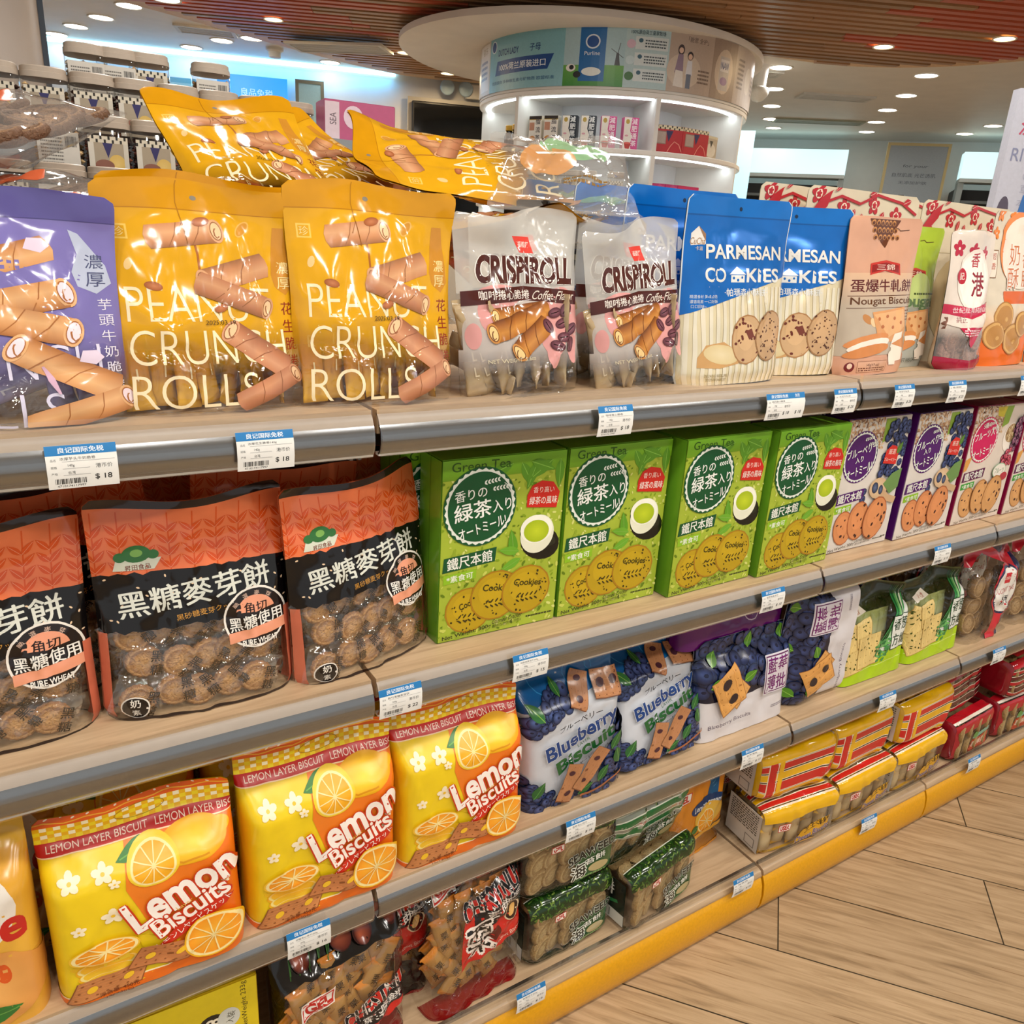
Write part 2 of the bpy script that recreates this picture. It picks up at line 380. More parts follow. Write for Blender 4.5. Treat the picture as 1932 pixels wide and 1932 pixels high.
# ---------------- packet shapes ----------------
def smooth(a, b, x): t = np.clip((x-a)/(b-a), 0, 1); return t*t*(3-2*t)
def bag_grid(W, H, D, kind, seed=0, seal=.1, amp=.0025, wob=.006, ncr=12, pinch=.03, topz=.0, corner=.09, lump=0, nu=32, nv=42):
    rs = np.random.RandomState(seed); u = np.linspace(0, 1, nu+1); v = np.linspace(0, 1, nv+1)
    if kind == 'block': t = np.linspace(-1, 1, nu+1); u = .5+.5*np.sign(t)*(1-(1-np.abs(t))**1.7)
    U, V = np.meshgrid(u, v); T = 2*U-1
    if kind == 'pillow':
        vv = np.clip((V-seal*.6)/(1-seal*1.6), 0, 1); prof = (4*vv*(1-vv))**.55; pr = prof*np.clip(1-np.abs(T)**2.6, 0, 1)**.7
    elif kind == 'stand':
        vv = np.clip(V/(1-seal), 0, 1); prof = (1-vv**1.5)*(.9+.1*smooth(0, .08, V)); pr = prof*np.clip(1-np.abs(T)**3, 0, 1)**.6
    else:
        prof = 1-smooth(.66, .9, V); pr = prof*np.clip(1-np.abs(T)**12, 0, 1)**.5
    h = D/2*pr
    Z = V*H; cr = np.zeros_like(h); inf = pr**.5
    for i in range(ncr):
        cx, cy = rs.uniform(0, W), rs.uniform(.05*H, .95*H); a = rs.uniform(-.5, .5)+(math.pi/2 if rs.rand() < .6 else rs.uniform(0, 3)); L = rs.uniform(.05, .14); w = rs.uniform(.004, .009)
        dx, dy = U*W-cx, Z-cy; al = dx*math.cos(a)+dy*math.sin(a); ac = -dx*math.sin(a)+dy*math.cos(a)
        cr += rs.choice((-1, 1))*amp*np.exp(-(ac/w)**2-(al/L)**4)
    cr += amp*.5*np.sin(U*W*2*math.pi/.07+rs.rand()*6)*np.sin(V*H*2*math.pi/.09+rs.rand()*6)
    if lump: cr += lump*np.sin(U*W*2*math.pi/.045+1)*np.sin(V*H*2*math.pi/.04)*inf
    h = np.maximum(h+cr*(.25+.75*inf)*(.15+.85*np.clip(1-np.abs(T)**6, 0, 1)), .0006)
    bend = wob*np.sin(2*math.pi*(U*1.1+rs.rand()))*smooth(.72, 1, V)+wob*.5*np.sin(2*math.pi*(U*.6+rs.rand()))*smooth(.5, 1, V)
    hw = W/2*(1-pinch*np.sin(math.pi*V)**1.2*(1 if kind != 'block' else .3))
    hw = hw*(1-corner*(1-np.sqrt(np.clip(1-np.clip((V-.955)/.045, 0, 1)**2, 0, 1)))*.9-corner*.5*smooth(.05, 0, V)*(kind == 'stand'))
    X = T*hw
    Z = Z*(1-.0)+topz*np.sin(math.pi*2*U+rs.rand()*6)*smooth(.8, 1, V)
    F = np.stack([X, -h+bend, Z], 2); B = np.stack([X, h*.95+bend, Z], 2)
    return u, v, F, B
def add_grid(mb, P, N, col, m, flip=False, colf=None):
    nv, nu = P.shape[0], P.shape[1]; vs = [tuple(p) for p in P.reshape(-1, 3)]; ns = [tuple(n) for n in N.reshape(-1, 3)]; fs = []
    for j in range(nv-1):
        for i in range(nu-1):
            a, b, d, e = j*nu+i, j*nu+i+1, (j+1)*nu+i+1, (j+1)*nu+i
            fs += [(a, d, b), (a, e, d)] if flip else [(a, b, d), (a, d, e)]
    mb.add(vs, fs, col, m, ns)
def bag_mesh(name, art, W, H, D, kind='stand', base='gloss', pr='gloss', back=None, backart=None, bottom=None, hole=None, **kw):
    """base: material of the front film (a printed one takes art.bg); back: colour or None for the same film"""
    u, v, F, B = bag_grid(W, H, D, kind, **kw)
    xs = [100*a for a in u]; ys = [100*H/W*b for b in v]
    sf = Surf(xs, ys, F); mb = MB(); bg = C(art.bg) if art.bg else (1, 1, 1, 1)
    add_grid(mb, F, sf.N, bg, M[base])
    sb = Surf(xs, ys, B); nb = -sb.N
    add_grid(mb, B, nb, C(back) if back else (bg if art.bg else (1, 1, 1, 1)), M[pr] if back else M[base], flip=True)
    if kind != 'pillow':
        nu = F.shape[1]; vs = [tuple(F[0, i]) for i in range(nu)]+[tuple(B[0, i]) for i in range(nu)]
        mb.add(vs, [(i, nu+i, nu+i+1, i+1) for i in range(nu-1)], C(bottom or back or art.bg or '#dddddd'), M[pr] if (bottom or back or art.bg) else M[base], [(0, 0, -1)]*len(vs))
    lay_art(mb, art, sf, M[pr])
    if backart:
        sb2 = Surf(xs, ys, B[:, ::-1, :].copy()); lay_art(mb, backart, sb2, M[pr])
    return mb.mesh(name, smooth=True, usen=True)
def brick_mesh(name, art, W, Hh, D, base='film', pr='gloss2', side=None, sidecol=None, seed=0, amp=.003, r=.022, nu=26, n=56, sideart=None):
    """wrapped brick: art runs up the front, over the top and down the back"""
    rs = np.random.RandomState(seed); per = []; cs = [(-D/2+r, r, math.pi*1.5), ]
    pts = []
    def arc(cy, cz, a0):
        for k in range(6): a = a0-k/5*math.pi/2; pts.append((cy+r*math.cos(a), cz+r*math.sin(a)))
    arc(-D/2+r, r, math.pi*1.5); arc(-D/2+r, Hh-r, math.pi); arc(D/2-r, Hh-r, math.pi/2); arc(D/2-r, r, 0)
    pts.append(pts[0]); p = np.array(pts); sg = np.r_[0, np.cumsum(np.hypot(*np.diff(p, axis=0).T))]; tot = sg[-1]
    q = np.linspace(0, tot, n+1); yy = np.interp(q, sg, p[:, 0]); zz = np.interp(q, sg, p[:, 1])
    t = np.linspace(-1, 1, nu+1); u = .5+.5*np.sign(t)*(1-(1-np.abs(t))**1.4); U, Q = np.meshgrid(u, np.arange(n+1)); T = 2*U-1
    sh = 1-.16*np.abs(T)**8; Y = yy[Q]*sh; Z = Hh/2+(zz[Q]-Hh/2)*sh
    ny = yy/np.hypot(yy, zz-Hh/2+1e-9); nz = (zz-Hh/2)/np.hypot(yy, zz-Hh/2+1e-9)
    cr = np.zeros_like(Y)
    for i in range(16):
        a = rs.uniform(0, 3.1); cx, cy = rs.uniform(0, W), rs.uniform(0, tot); dx, dy = U*W-cx, q[Q]-cy; cr += rs.choice((-1, 1))*amp*np.exp(-((-dx*math.sin(a)+dy*math.cos(a))/.007)**2-((dx*math.cos(a)+dy*math.sin(a))/.06)**4)
    wv = cr-cr*(Q == n)-cr*(Q == 0)
    Y += ny[Q]*wv; Z += nz[Q]*wv; Z = np.maximum(Z, .0005)
    F = np.stack([T*W/2, Y, Z], 2); xs = [100*a for a in u]; ys = list(100*q/W)
    sf = Surf(xs, ys, F); mb = MB(); bg = C(art.bg) if art.bg else (1, 1, 1, 1)
    sf.N *= 1
    add_grid(mb, F, sf.N, bg, M[base])
    for e, sx in ((0, -1), (-1, 1)):
        ring = [tuple(F[k, e]) for k in range(n)]; c = (sx*(W/2+.008), 0, Hh/2); mid = [tuple(.6*np.array(r_)+.4*np.array((sx*(W/2+.007), 0, Hh/2))) for r_ in ring]
        vs = ring+mid+[c]; fs = []
        for k in range(n):
            k2 = (k+1) % n; a = [(k, k2, n+k2, n+k), (n+k, n+k2, 2*n)]; fs += [f[::-1] if sx > 0 else f for f in a]
        nn = [tuple(Vector((sx*.6, r_[1]*6, (r_[2]-Hh/2)*6)).normalized()) for r_ in ring]+[(sx, 0, 0)]*(n+1)
        mb.add(vs, fs, C(sidecol) if sidecol else (1, 1, 1, 1), M[pr] if sidecol else M[base], nn)
    lay_art(mb, art, sf, M[pr])
    return mb.mesh(name, smooth=True, usen=True)
def carton_mesh(name, art, W, H, D, side, top=None, m='card', sideart=None, r=.002):
    bm = bmesh.new(); bmesh.ops.create_cube(bm, size=1)
    for v in bm.verts: v.co = (v.co.x*W, v.co.y*D, (v.co.z+.5)*H)
    bmesh.ops.bevel(bm, geom=bm.edges[:], offset=r, segments=2, affect='EDGES')
    mb = MB(); bm.faces.ensure_lookup_table(); bm.verts.ensure_lookup_table()
    cs = []
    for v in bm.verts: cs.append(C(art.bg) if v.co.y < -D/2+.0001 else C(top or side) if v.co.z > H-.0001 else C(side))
    mb.add([tuple(v.co) for v in bm.verts], [tuple(q.index for q in f.verts) for f in bm.faces], cs, M[m]); bm.free()
    e = .0012
    P = np.array([[(-W/2+e, -D/2, e), (W/2-e, -D/2, e)], [(-W/2+e, -D/2, H-e), (W/2-e, -D/2, H-e)]])
    lay_art(mb, art, Surf([0, 100], [0, art.h], P), M[m], off0=.0004, cut=False)
    if sideart:
        P = np.array([[(-W/2, D/2, e), (-W/2, -D/2, e)], [(-W/2, D/2, H-e), (-W/2, -D/2, H-e)]])
        lay_art(mb, sideart, Surf([0, 100], [0, sideart.h], P), M[m], off0=.0003, cut=False)
    return mb.mesh(name, smooth=False)

# ---------------- what is seen through the clear films (parts of their bags) ----------------
def stick_mesh(name, L, w, col, band=None, txt=None, tc='#ffffff', th=.5, film_=None, end=None):
    """a wrapped stick: flat tube with crimped zigzag ends, standing along z"""
    mb = MB(); n = 12; v = []; cl = []
    zs = [0, .05, .09, .16, .5, .84, .91, .95, 1]
    for z in zs:
        k = min(1, max(0, (min(z, 1-z)-.05)/.11)); hw = w/2*(1.0-.12*k); hd = max(.0012, w*th/2*math.sqrt(k))
        for i in range(n): a = 2*math.pi*i/n; v.append((hw*math.cos(a), hd*math.sin(a), z*L)); cl.append(C(end if (end and (z < .1 or z > .9)) else (band if band and .4 < z < .6 else col)))
    f = [(j*n+i, j*n+(i+1) % n, (j+1)*n+(i+1) % n, (j+1)*n+i) for j in range(len(zs)-1) for i in range(n)]+[tuple(range(n))[::-1], tuple((len(zs)-1)*n+i for i in range(n))]
    rn = random.Random(int(L*1e4)); v = [(x+rn.uniform(-1, 1)*w*.03, y+rn.uniform(-1, 1)*w*.035, z) for x, y, z in v]
    mb.add(v, f, cl, M['gloss2'])
    if txt:
        a = Art(w, L*.66)
        for q, ch in enumerate(txt): a.T(ch, 50, a.h*(1-(q+.5)/len(txt)), min(46, a.h*.7/len(txt)), tc, b=.01)
        P = np.array([[(-w*.36, -w*th*.47, L*.17), (0, -w*th*.5-.001, L*.17), (w*.36, -w*th*.47, L*.17)], [(-w*.36, -w*th*.47, L*.83), (0, -w*th*.5-.001, L*.83), (w*.36, -w*th*.47, L*.83)]])
        lay_art(mb, a, Surf([0, 50, 100], [0, a.h], P), M['gloss2'], off0=.0008)
    return mb.mesh(name, smooth=True)
def biscuit_mesh(name, r, th, c='#bd8e5c', e='#8e6036', sc=.05, txt=None, sx=1.0):
    mb = MB(); n = 36; pr = [(0, 0), (.9, 0), (1, th*.3), (1, th*.62), (.93, th*.9), (.8, th), (.7, th*.93), (.35, th*.98), (0, th)]; v = []; cl = []
    for k_, (q, z) in enumerate(pr):
        for i in range(n): a = 2*math.pi*i/n; k = r*q*(1+(sc*.5*math.cos(a*18) if q > .9 else 0)); v.append((k*math.cos(a)*sx, -z, k*math.sin(a))); cl.append(C(e if 0 < k_ < 5 or k_ == 6 else c))
    f = [(j*n+i, j*n+(i+1) % n, (j+1)*n+(i+1) % n, (j+1)*n+i) for j in range(len(pr)-1) for i in range(n)]
    mb.add(v, f, cl, M['biscuit']); rn = random.Random(3)
    for i in range(7):
        a = i*.9; q = r*(.25 if i % 2 else .55); hx, hz = q*math.cos(a), q*math.sin(a); mb.add([(hx+r*.05*math.cos(t), -th*1.02-.0002, hz+r*.05*math.sin(t)) for t in (0, 1.26, 2.5, 3.77, 5)], [(0, 1, 2, 3, 4)], C(e), M['card'])
    return mb.mesh(name, smooth=True, ang=.8)
def wrap_mesh(name, s, col=(1, 1, 1, 1), m='film', txt=None, tc='#3a2a12', ends=None):
    """square flow-wrap with a crimped seam on two sides and printed characters"""
    n = 8; g = np.linspace(-1, 1, n+1); U, V = np.meshgrid(g, g)
    h = .009*np.clip(1-np.abs(U)**3, 0, 1)**.5*np.clip(1-(np.abs(V)/.82)**4, 0, 1)**.5+.0008
    h = h+.0015*np.sin(U*9+V*5)*np.clip(1-np.abs(U), 0, 1)
    F = np.stack([U*s/2, -h, V*s/2], 2); B = np.stack([U*s/2, h, V*s/2], 2); mb = MB(); sf = Surf([50+50*a for a in g], [50+50*a for a in g], F)
    add_grid(mb, F, sf.N, col, M[m]); add_grid(mb, B, -sf.N, col, M[m], flip=True)
    a = Art(1, 1)
    if ends: a.R(0, 88, 100, 100, ends).R(0, 0, 100, 12, ends)
    if txt: a.T(txt, 68, 50, 18*len(txt), tc, b=.02) if len(txt) == 1 else a.TV(txt, 75, 66, 24, tc, 30, b=.015)
    lay_art(mb, a, sf, M['gloss'])
    return mb.mesh(name, smooth=True, usen=True)
def scatter(root, name, me, spots, sub=None, subname='biscuit'):
    for k, (x, y, z, ry, rx, rz) in enumerate(spots):
        o = link(name, me, root, (x, y, z), (rx, ry, rz))
        if sub: link(subname, sub, o, (0, .001, 0))
def grid_spots(nx, nz, W, z0, z1, y, seed, jr=.35, jx=.006, jz=.006, stag=True):
    rn = random.Random(seed); o = []
    for j in range(nz):
        for i in range(nx):
            x = -W/2+W*(i+.5+(.25 if stag and j % 2 else 0))/(nx+(.25 if stag else 0)); o.append((x+rn.uniform(-jx, jx), y+rn.uniform(-.004, .004), z0+(z1-z0)*(j+.5)/nz+rn.uniform(-jz, jz), rn.uniform(-jr, jr), rn.uniform(-.2, .2), rn.uniform(-.25, .25)))
    return o
def thing(name, label, cat, loc=(0, 0, 0), rot=(0, 0, 0), group=None):
    o = link(name, None, None, loc, rot); o.empty_display_size = .03
    return tag(o, label, cat, group)

# ---------------- printed artwork of every product ----------------
def art_rolls(kind):
    pea = kind == 'peanut'; bg = '#dda41a' if pea else '#7c74b4'
    A = Art(.205, .265, bg if 0 else None); H = A.h; a0 = C(bg); af = C(bg, .75); a1 = C(bg, .0)
    A.R(0, 52, 100, H, a0).R(0, 22, 100, 52, a1, a0)
    A.R(0, H-15, 100, H, '#d29410' if pea else '#5d5797')
    A.R(0, H-15.5, 100, H-15, '#b87a10' if pea else '#4d4880')
    A.E(48, H-9, 1.6, 1.2, '#8a8375')
    if pea:
        A.L([(40, H-1), (39, H-12), (41, H-22)], .6, '#b07612')
        A.R(6, H-32, 14, H-24, '#f0c860').R(7, H-31, 13, H-25, bg).T('珍', 10, H-28, 5, '#f0d890')
        # drop and date
        A.P([(86, H-22), (92, H-22), (96, 84), (97, 74), (92, 68), (86, 72), (84, 80)], '#c98a2e')
        A.T('濃', 91, 84, 7, '#f3dc9a').T('厚', 91, 75, 7, '#f3dc9a')
        A.TV('花生脆捲', 92, 60, 7.5, '#8c2f1a', 10.5, b=.01)
        tx = '#f6e6bd'
        for t, y, w in (('PEANUT', 62, 74), ('CRUNCH', 38, 80), ('ROLLS', 13, 62)): A.T(t, 8+w/2, y, 20, tx, w=w, b=-.012)
        A.L([(45, 98), (46, 90), (46, 78), (48, 72)], 1.2, '#a8642c')
        A.roll(40, 101, 34, 6.5, 8, '#c98c62', '#9d6a48', '#dba77c').roll(64, 80, 34, 7, 198, '#c78a60', '#9d6a48', '#d9a478').roll(62, 67, 38, 6.5, -22, '#b97c5a', '#92603f', '#cf9a72')
        A.roll(72, 36, 36, 7, 142, '#c0805c', '#9a6142', '#d69c76').roll(76, 13, 36, 6, 26, '#b97a58', '#935c3c', '#cf946e')
        A.T('2025.03.19', 53, 52, 2.6, '#4a3510')
        for x, y, r in ((50, H-21, 3.4), (22, 72, 3.4), (54, 60, 3)): A.E(x, y, r*1.3, r*.7, '#a05a34', -35+x, c2='#c58058')
        A.E(70, H-24, 5.5, 2.8, '#e6b45c', 55, n=20).E(70, H-24, 4.6, 2.1, '#cf9238', 55, n=20).E(12, 84, 3.4, 1.8, '#ecc98a', 70)
        A.L([(38, 101), (41, 108), (42, 94)], .5, '#8e5a2c')
    else:
        A.P([(80, H-20), (84, H-22), (95, 90), (97, 80), (90, 74), (82, 78), (80, 86), (83, 96)], '#b9c2d8')
        A.T('濃', 90, 92, 8, '#4f5578').T('厚', 90, 82, 8, '#4f5578').TV('芋頭牛奶脆捲', 93, 68, 6.5, '#e6e3f2', 9)
        tx = '#dcd8ee'
        for t, y, w in (('TARO', 66, 46), ('CRUNCH', 36, 80), ('ROLLS', 9, 62)): A.T(t, 8+w/2, y, 20, tx, w=w, b=-.012)
        k = ('#cf9460', '#a86c3e', '#e2b07c', '#f0dce4')
        A.roll(52, 92, 40, 7, 200, *k).roll(55, 69, 44, 8, 14, *k).roll(58, 57, 40, 8, -14, *k).roll(72, 32, 46, 8, 148, *k).roll(76, 7, 44, 7, 18, *k)
        A.L([(62, 34), (65, 26), (68, 18)], 3, '#d7b0c8', taper=True)
        for x, y in ((66, 100), (83, 38), (8, 80)): A.P([(x-5, y-2), (x+2, y-4), (x+6, y), (x+3, y+4), (x-3, y+4)], '#e3d3e6')
    return A
def art_crispi():
    A = Art(.18, .26); H = A.h
    A.R(0, H-62, 100, H, C('#d8d6cf', .55)).R(2, 40, 98, H-60, C('#e6ddd6', .6)).R(0, 20, 100, 40, C('#e6ddd6', .0), C('#e6ddd6', .6))
    for cx, cy, rx, ry in ((82, 64, 17, 20), (70, 52, 12, 22), (28, 78, 18, 10), (88, 42, 6, 20), (68, 34, 5, 14), (20, 66, 8, 14), (8, 50, 5, 10)): A.E(cx, cy, rx, ry, C('#e0a09c', .9))
    for x, y in ((30, 80), (36, 77), (26, 74), (66, 76), (72, 72)): A.E(x, y, 1.6, 1.6, '#f4e9e6')
    A.P([(44, H-20), (60, H-22), (62, H-34), (50, H-33)], '#d8443a').T('福義軒', 54, H-27, 4.5, '#f7e6dc', w=10, rot=-6)
    A.T('CRISPIROLL', 54, 98, 19, '#4c221c', w=80, rot=-3, sh=.04, b=.045, outl=.12, oc='#f3efe8')
    A.P([(2, 84), (50, 86), (99, 80), (99, 69), (50, 75), (2, 73)], '#4a1d18')
    A.T('咖啡捲心脆捲', 34, 80, 7, '#f2e8df', w=40, rot=-1, b=.01).T('Coffee Flavor', 76, 77.5, 7, '#e8dccf', w=38, rot=-4, sh=.35)
    k = ('#a8682e', '#6e3c1a', '#c98a44', '#eecb8a')
    A.roll(46, 66, 44, 6, 185, *k).roll(42, 58, 44, 8, 198, *k).roll(52, 46, 34, 8, 218, *k)
    for x, y, r in ((74, 64, 10), (84, 66, 60), (66, 54, -60), (80, 55, 15), (88, 50, 40), (80, 44, 0), (86, 38, 70), (72, 38, -20)):
        A.E(x, y, 6.5, 4, '#4c2530', r, c2='#8d5a66').L([(x-4*math.cos(math.radians(r)), y-4*math.sin(math.radians(r))), (x+4*math.cos(math.radians(r)), y+4*math.sin(math.radians(r)))], .8, '#2c1218')
    A.T('NET WEIGHT 5.6oz', 34, 30, 3, '#cfc4a4')
    return A
def art_parm():
    A = Art(.22, .29, '#e9dcb6'); H = A.h
    for i in range(16): A.R(3+i*6, 0, 6+i*6, 70, '#f2ead2')
    A.P([(0, 50), (100, 78), (100, H), (0, H)], '#0a6cc4'); A.R(0, H-13, 100, H, '#0b74cc').R(0, H-14, 100, H-13, '#0a5aa4')
    A.R(0, 0, .8, H, '#dfe8ee').R(99.2, 0, 100, H, '#dfe8ee').E(52, H-8, 1.5, 1.5, '#16314f')
    A.P([(6, H-26), (12, H-21), (19, H-26), (19, H-33), (6, H-34)], '#f4efe6').P([(12, H-21), (19, H-26), (19, H-31)], '#a07a5a').T('CuCha', 12, H-31, 4.5, '#a5713c', w=13, sh=.2, outl=.05, oc='#f4efe6').T('卡滋', 13, H-36, 3, '#e8e0d0')
    A.T('PARMESAN', 56, 94, 9.5, '#f4f4ee', w=73, b=.02).T('CO', 27, 78, 9.5, '#f4f4ee', w=17, b=.02).T('KIES', 73, 78, 9.5, '#f4f4ee', w=34, b=.02)
    A.P([(39, 78.5), (47, 84), (55, 78.5)], '#f4f4ee').R(40.5, 73, 53.5, 78, '#f4f4ee')
    for x, y, r in ((43, 76, 1), (47, 74.6, 1.1), (51, 76.4, .9)): A.E(x, y, r, r, '#0a6cc4', n=10)
    A.T('·帕瑪森小酥餅·', 56, 66, 5.6, '#eef2f2', w=42, b=.02)
    for i, t in enumerate(('精選食材 美味加倍', '濃香鬆脆 一口好酥', '口口回味~')): A.T(t, 17-(4 if i == 2 else 0), 63-i*3.4, 2.5, '#dfeaf2')
    A.E(66, 25, 27, 4, '#d3c394')
    A.P([(12, 20), (18, 29), (34, 31), (46, 24), (48, 15), (30, 12), (12, 13)], '#d9a96c').E(32, 22, 16, 7, '#e9d29c', -8, c2='#f1e0b4')
    A.cookie(56, 32, 15, 18, -12, '#d8b182', '#b68555', '#6e2f22', n=26, seed=4, big=1.5).P([(54, 38), (60, 40), (63, 34), (58, 32)], '#7c3b2c').cookie(80, 34, 15, 19, -20, '#cfa77a', '#a87c50', '#59301e', n=46, seed=8, big=1.1)
    A.T('2024011BESURE', 28, 7, 2, '#a89a70').T('20250104BEST', 28, 4, 2, '#a89a70')
    return A
def art_nougat(green=False):
    A = Art(.19, .265, '#d2a084' if not green else '#a8c23a'); H = A.h
    lo = '#b9ab98' if not green else '#9a9c90'
    A.R(0, 18, 100, 76, lo).R(0, 60, 100, 90, lo, '#d9b392' if not green else '#aeca3c')
    if not green: A.R(0, 0, 100, 16, '#cf9c80')
    else: A.R(0, 0, 100, 30, '#a5a79c')
    if not green:
        A.P([(20, H-4), (72, H-4), (48, H-28)], '#5f3018')
        for i in range(6):
            for j in range(3): A.E(26+i*7+j*3.5, H-7-j*6, 3, 2.4, '#c98a4e', n=10).E(26+i*7+j*3.5, H-7.5-j*6, 2, 1.5, '#5f3018', n=10)
    A.L([(60, H-12), (68, H-11), (72, H-13), (84, H-12)], .6, '#4a2a1a')
    A.P([(30, 98), (50, 101), (72, 98), (74, 88), (50, 92), (29, 88)], '#c2362e').P([(32, 96.5), (50, 99), (70, 96.5), (71, 90), (50, 93.5), (31, 90)], '#8e1d1c').T('三錦', 51, 95, 5, '#f5dccb', w=26)
    if not green:
        A.T('蛋爆牛軋餅', 50, 79, 11, '#5a1c1e', w=88, b=.05).R(4, 70, 96, 70.6, '#5a3018').T('Nougat Biscuit', 52, 65, 8, '#5b3416', w=90, b=.012).R(4, 59.5, 96, 60, '#5a3018')
        A.E(28, 50, 7, 3.4, '#b97f48', -30).E(36, 47, 5, 3.2, '#e6c697', -40).E(42, 44, 3.6, 3, '#e6c697').dash(50, 46, 46, 11, 4, '#6b4a3c', .35)
    else:
        A.E(62, 80, 24, 16, C('#cfe08e', .8)).T('Nougat', 55, 66, 15, '#5f7a52', w=90, b=.03, outl=.06, oc='#d8e4b8').T('Biscuit', 55, 52, 14, '#5f7a52', w=80, b=.03, outl=.06, oc='#d8e4b8').dash(50, 72, 46, 4, 1, '#4a5a30', .5)
    e = '#a05a2c'
    A.P([(34, 56), (84, 60), (90, 40), (86, 28), (44, 30)], '#d89a62').P([(36, 54), (82, 58), (88, 42), (60, 33)], '#e2ae78')
    for x, y in ((44, 50), (56, 52), (68, 50), (78, 46), (50, 43), (66, 42)): A.E(x, y, 2.2, 1.6, '#b4683a')
    A.E(32, 31, 28, 5.5, '#d48a50', 8).E(34, 27, 27, 5, '#efe6d8', 8).E(32, 22, 28, 5, '#cf8448', 8).P([(64, 24), (78, 22), (84, 38), (70, 36)], '#efe4d4').P([(66, 26), (86, 32), (84, 12), (66, 10)], '#f0e2d0').P([(66, 27), (86, 34), (88, 22)], '#d08a50').P([(60, 18), (72, 24), (74, 8), (64, 8)], '#efe2d0')
    if not green:
        A.E(12, 8, 5, 4.5, '#6e1d22').E(12, 9, 2.5, 2.6, '#e7c8b0').R(20, 2.5, 60, 13, '#8a5a40').R(20.5, 3, 59.5, 12.5, '#d6a688').T('140g(4.9 oz)', 40, 9, 3.2, '#4c241a').dash(22, 3, 36, 4, 2, '#6a3a2c')
    else: A.T('NET WEIGHT', 50, 8, 4, '#4a4c44').P([(8, 42), (30, 50), (40, 28), (20, 16)], '#b98238')
    return A
def art_red():
    A = Art(.15, .26); H = A.h
    A.R(0, 60, 100, H, C('#e8dccf', .9)).R(0, 40, 100, 60, C('#e8dccf', 0), C('#e8dccf', .9))
    for i in range(3): A.flower(16+i*28, H-22-i*3, 12, '#b51f3c', '#f3dccb')
    A.E(52, 112, 36, 40, '#f1e4d8').E(52, 112, 32, 36, '#f7efe6').E(24, 118, 9, 10, '#b5283c').T('記', 24, 118, 9, '#f5e6da', b=.02).T('香', 52, 138, 18, '#b02a3a', b=.02).T('港', 60, 108, 30, '#8f2234', b=.03)
    A.P([(0, 84), (50, 78), (100, 86), (100, 74), (50, 64), (0, 72)], '#c2274a').T('世紀經典純酥餅', 50, 76, 7, '#f6dfe0', w=80).P([(0, 72), (50, 64), (100, 74), (100, 60), (50, 48), (0, 60)], '#e9dccf').T('純正', 28, 64, 8, '#8a3340').P([(24, 54), (78, 54), (52, 28)], '#bb2147').dash(32, 42, 38, 9, 3, '#f2cfd4')
    A.P([(0, 0), (100, 0), (100, 16), (50, 12), (0, 18)], '#a3173a')
    return A
def art_orange():
    A = Art(.2, .31, '#d8cdb8'); H = A.h
    A.R(0, 0, 100, 34, '#df6a1e').R(0, 34, 100, 60, '#e7b98a', '#d8cdb8')
    for x, y, r in ((12, H-12, 9), (36, H-14, 7), (8, H-30, 7), (60, H-10, 8), (86, H-14, 9)): A.flower(x, y, r, '#e8812c', '#f6e3cc')
    A.E(56, 112, 40, 36, '#e88a4e', n=40).E(56, 108, 36, 34, '#efe2d2', n=40)
    A.T('奶油酥', 60, 130, 9, '#f2e0cc', b=.02).T('奶', 42, 106, 20, '#c8744a', outl=.06, oc='#f6ece0').T('酥', 42, 84, 20, '#c8744a', outl=.06, oc='#f6ece0').T('香', 66, 102, 16, '#c8744a').T('脆', 66, 84, 16, '#c8744a')
    A.P([(28, 72), (88, 72), (84, 60), (32, 60)], '#d9642a').R(4, 84, 14, 110, '#8a6a50').R(4.8, 85, 13.2, 109, '#e6dccb').TV('超香', 9, 104, 6, '#b03a24', 9)
    for cx, cy, r in ((34, 48, 16), (22, 30, 15), (52, 26, 17), (68, 40, 14)):
        A.E(cx, cy, r, r*.9, '#a8763c', n=26)
        for q in (.93, .78, .62, .46, .3, .15): A.E(cx+r*(1-q)*.25, cy-r*(1-q)*.2, r*q, r*.9*q, '#d3a460' if int(q*100) % 2 else '#b88444', n=22)
    return A
def art_floral():
    A = Art(.31, .32, '#d6c9ae'); H = A.h
    r = '#b3202c'
    for x, y in ((8, H-6), (30, H-12), (58, H-9), (80, H-14)): A.flower(x, y, 6.5, r, '#ecd9c0').E(x, y, 2.6, 2.6, '#ecd9c0').flower(x, y, 2.4, r, r)
    A.L([(2, H-20), (14, H-10), (26, H-6), (44, H-9), (60, H-3), (84, H-6), (98, H-12)], 1.6, r).P([(2, H-18), (10, H-8), (18, H-3), (16, H-12), (6, H-22)], r)
    for x, y, q in ((40, H-12, 250), (47, H-14, 265), (52, H-4, 20), (68, H-12, 240), (92, H-4, 200), (20, H-4, 60)): A.leaf(x, y, 8, 3.6, q, r, '#ecd9c0')
    for x, y in ((88, H-26), (10, H-24)):
        A.flower(x, y, 8, r, '#ecd9c0').flower(x, y, 6, '#d6c9ae', '#d6c9ae').flower(x, y, 3, r, r)
    A.R(0, H-33, 100, H-32.5, '#c4b696'); A.E(50, 40, 30, 30, '#c9b48a')
    return A
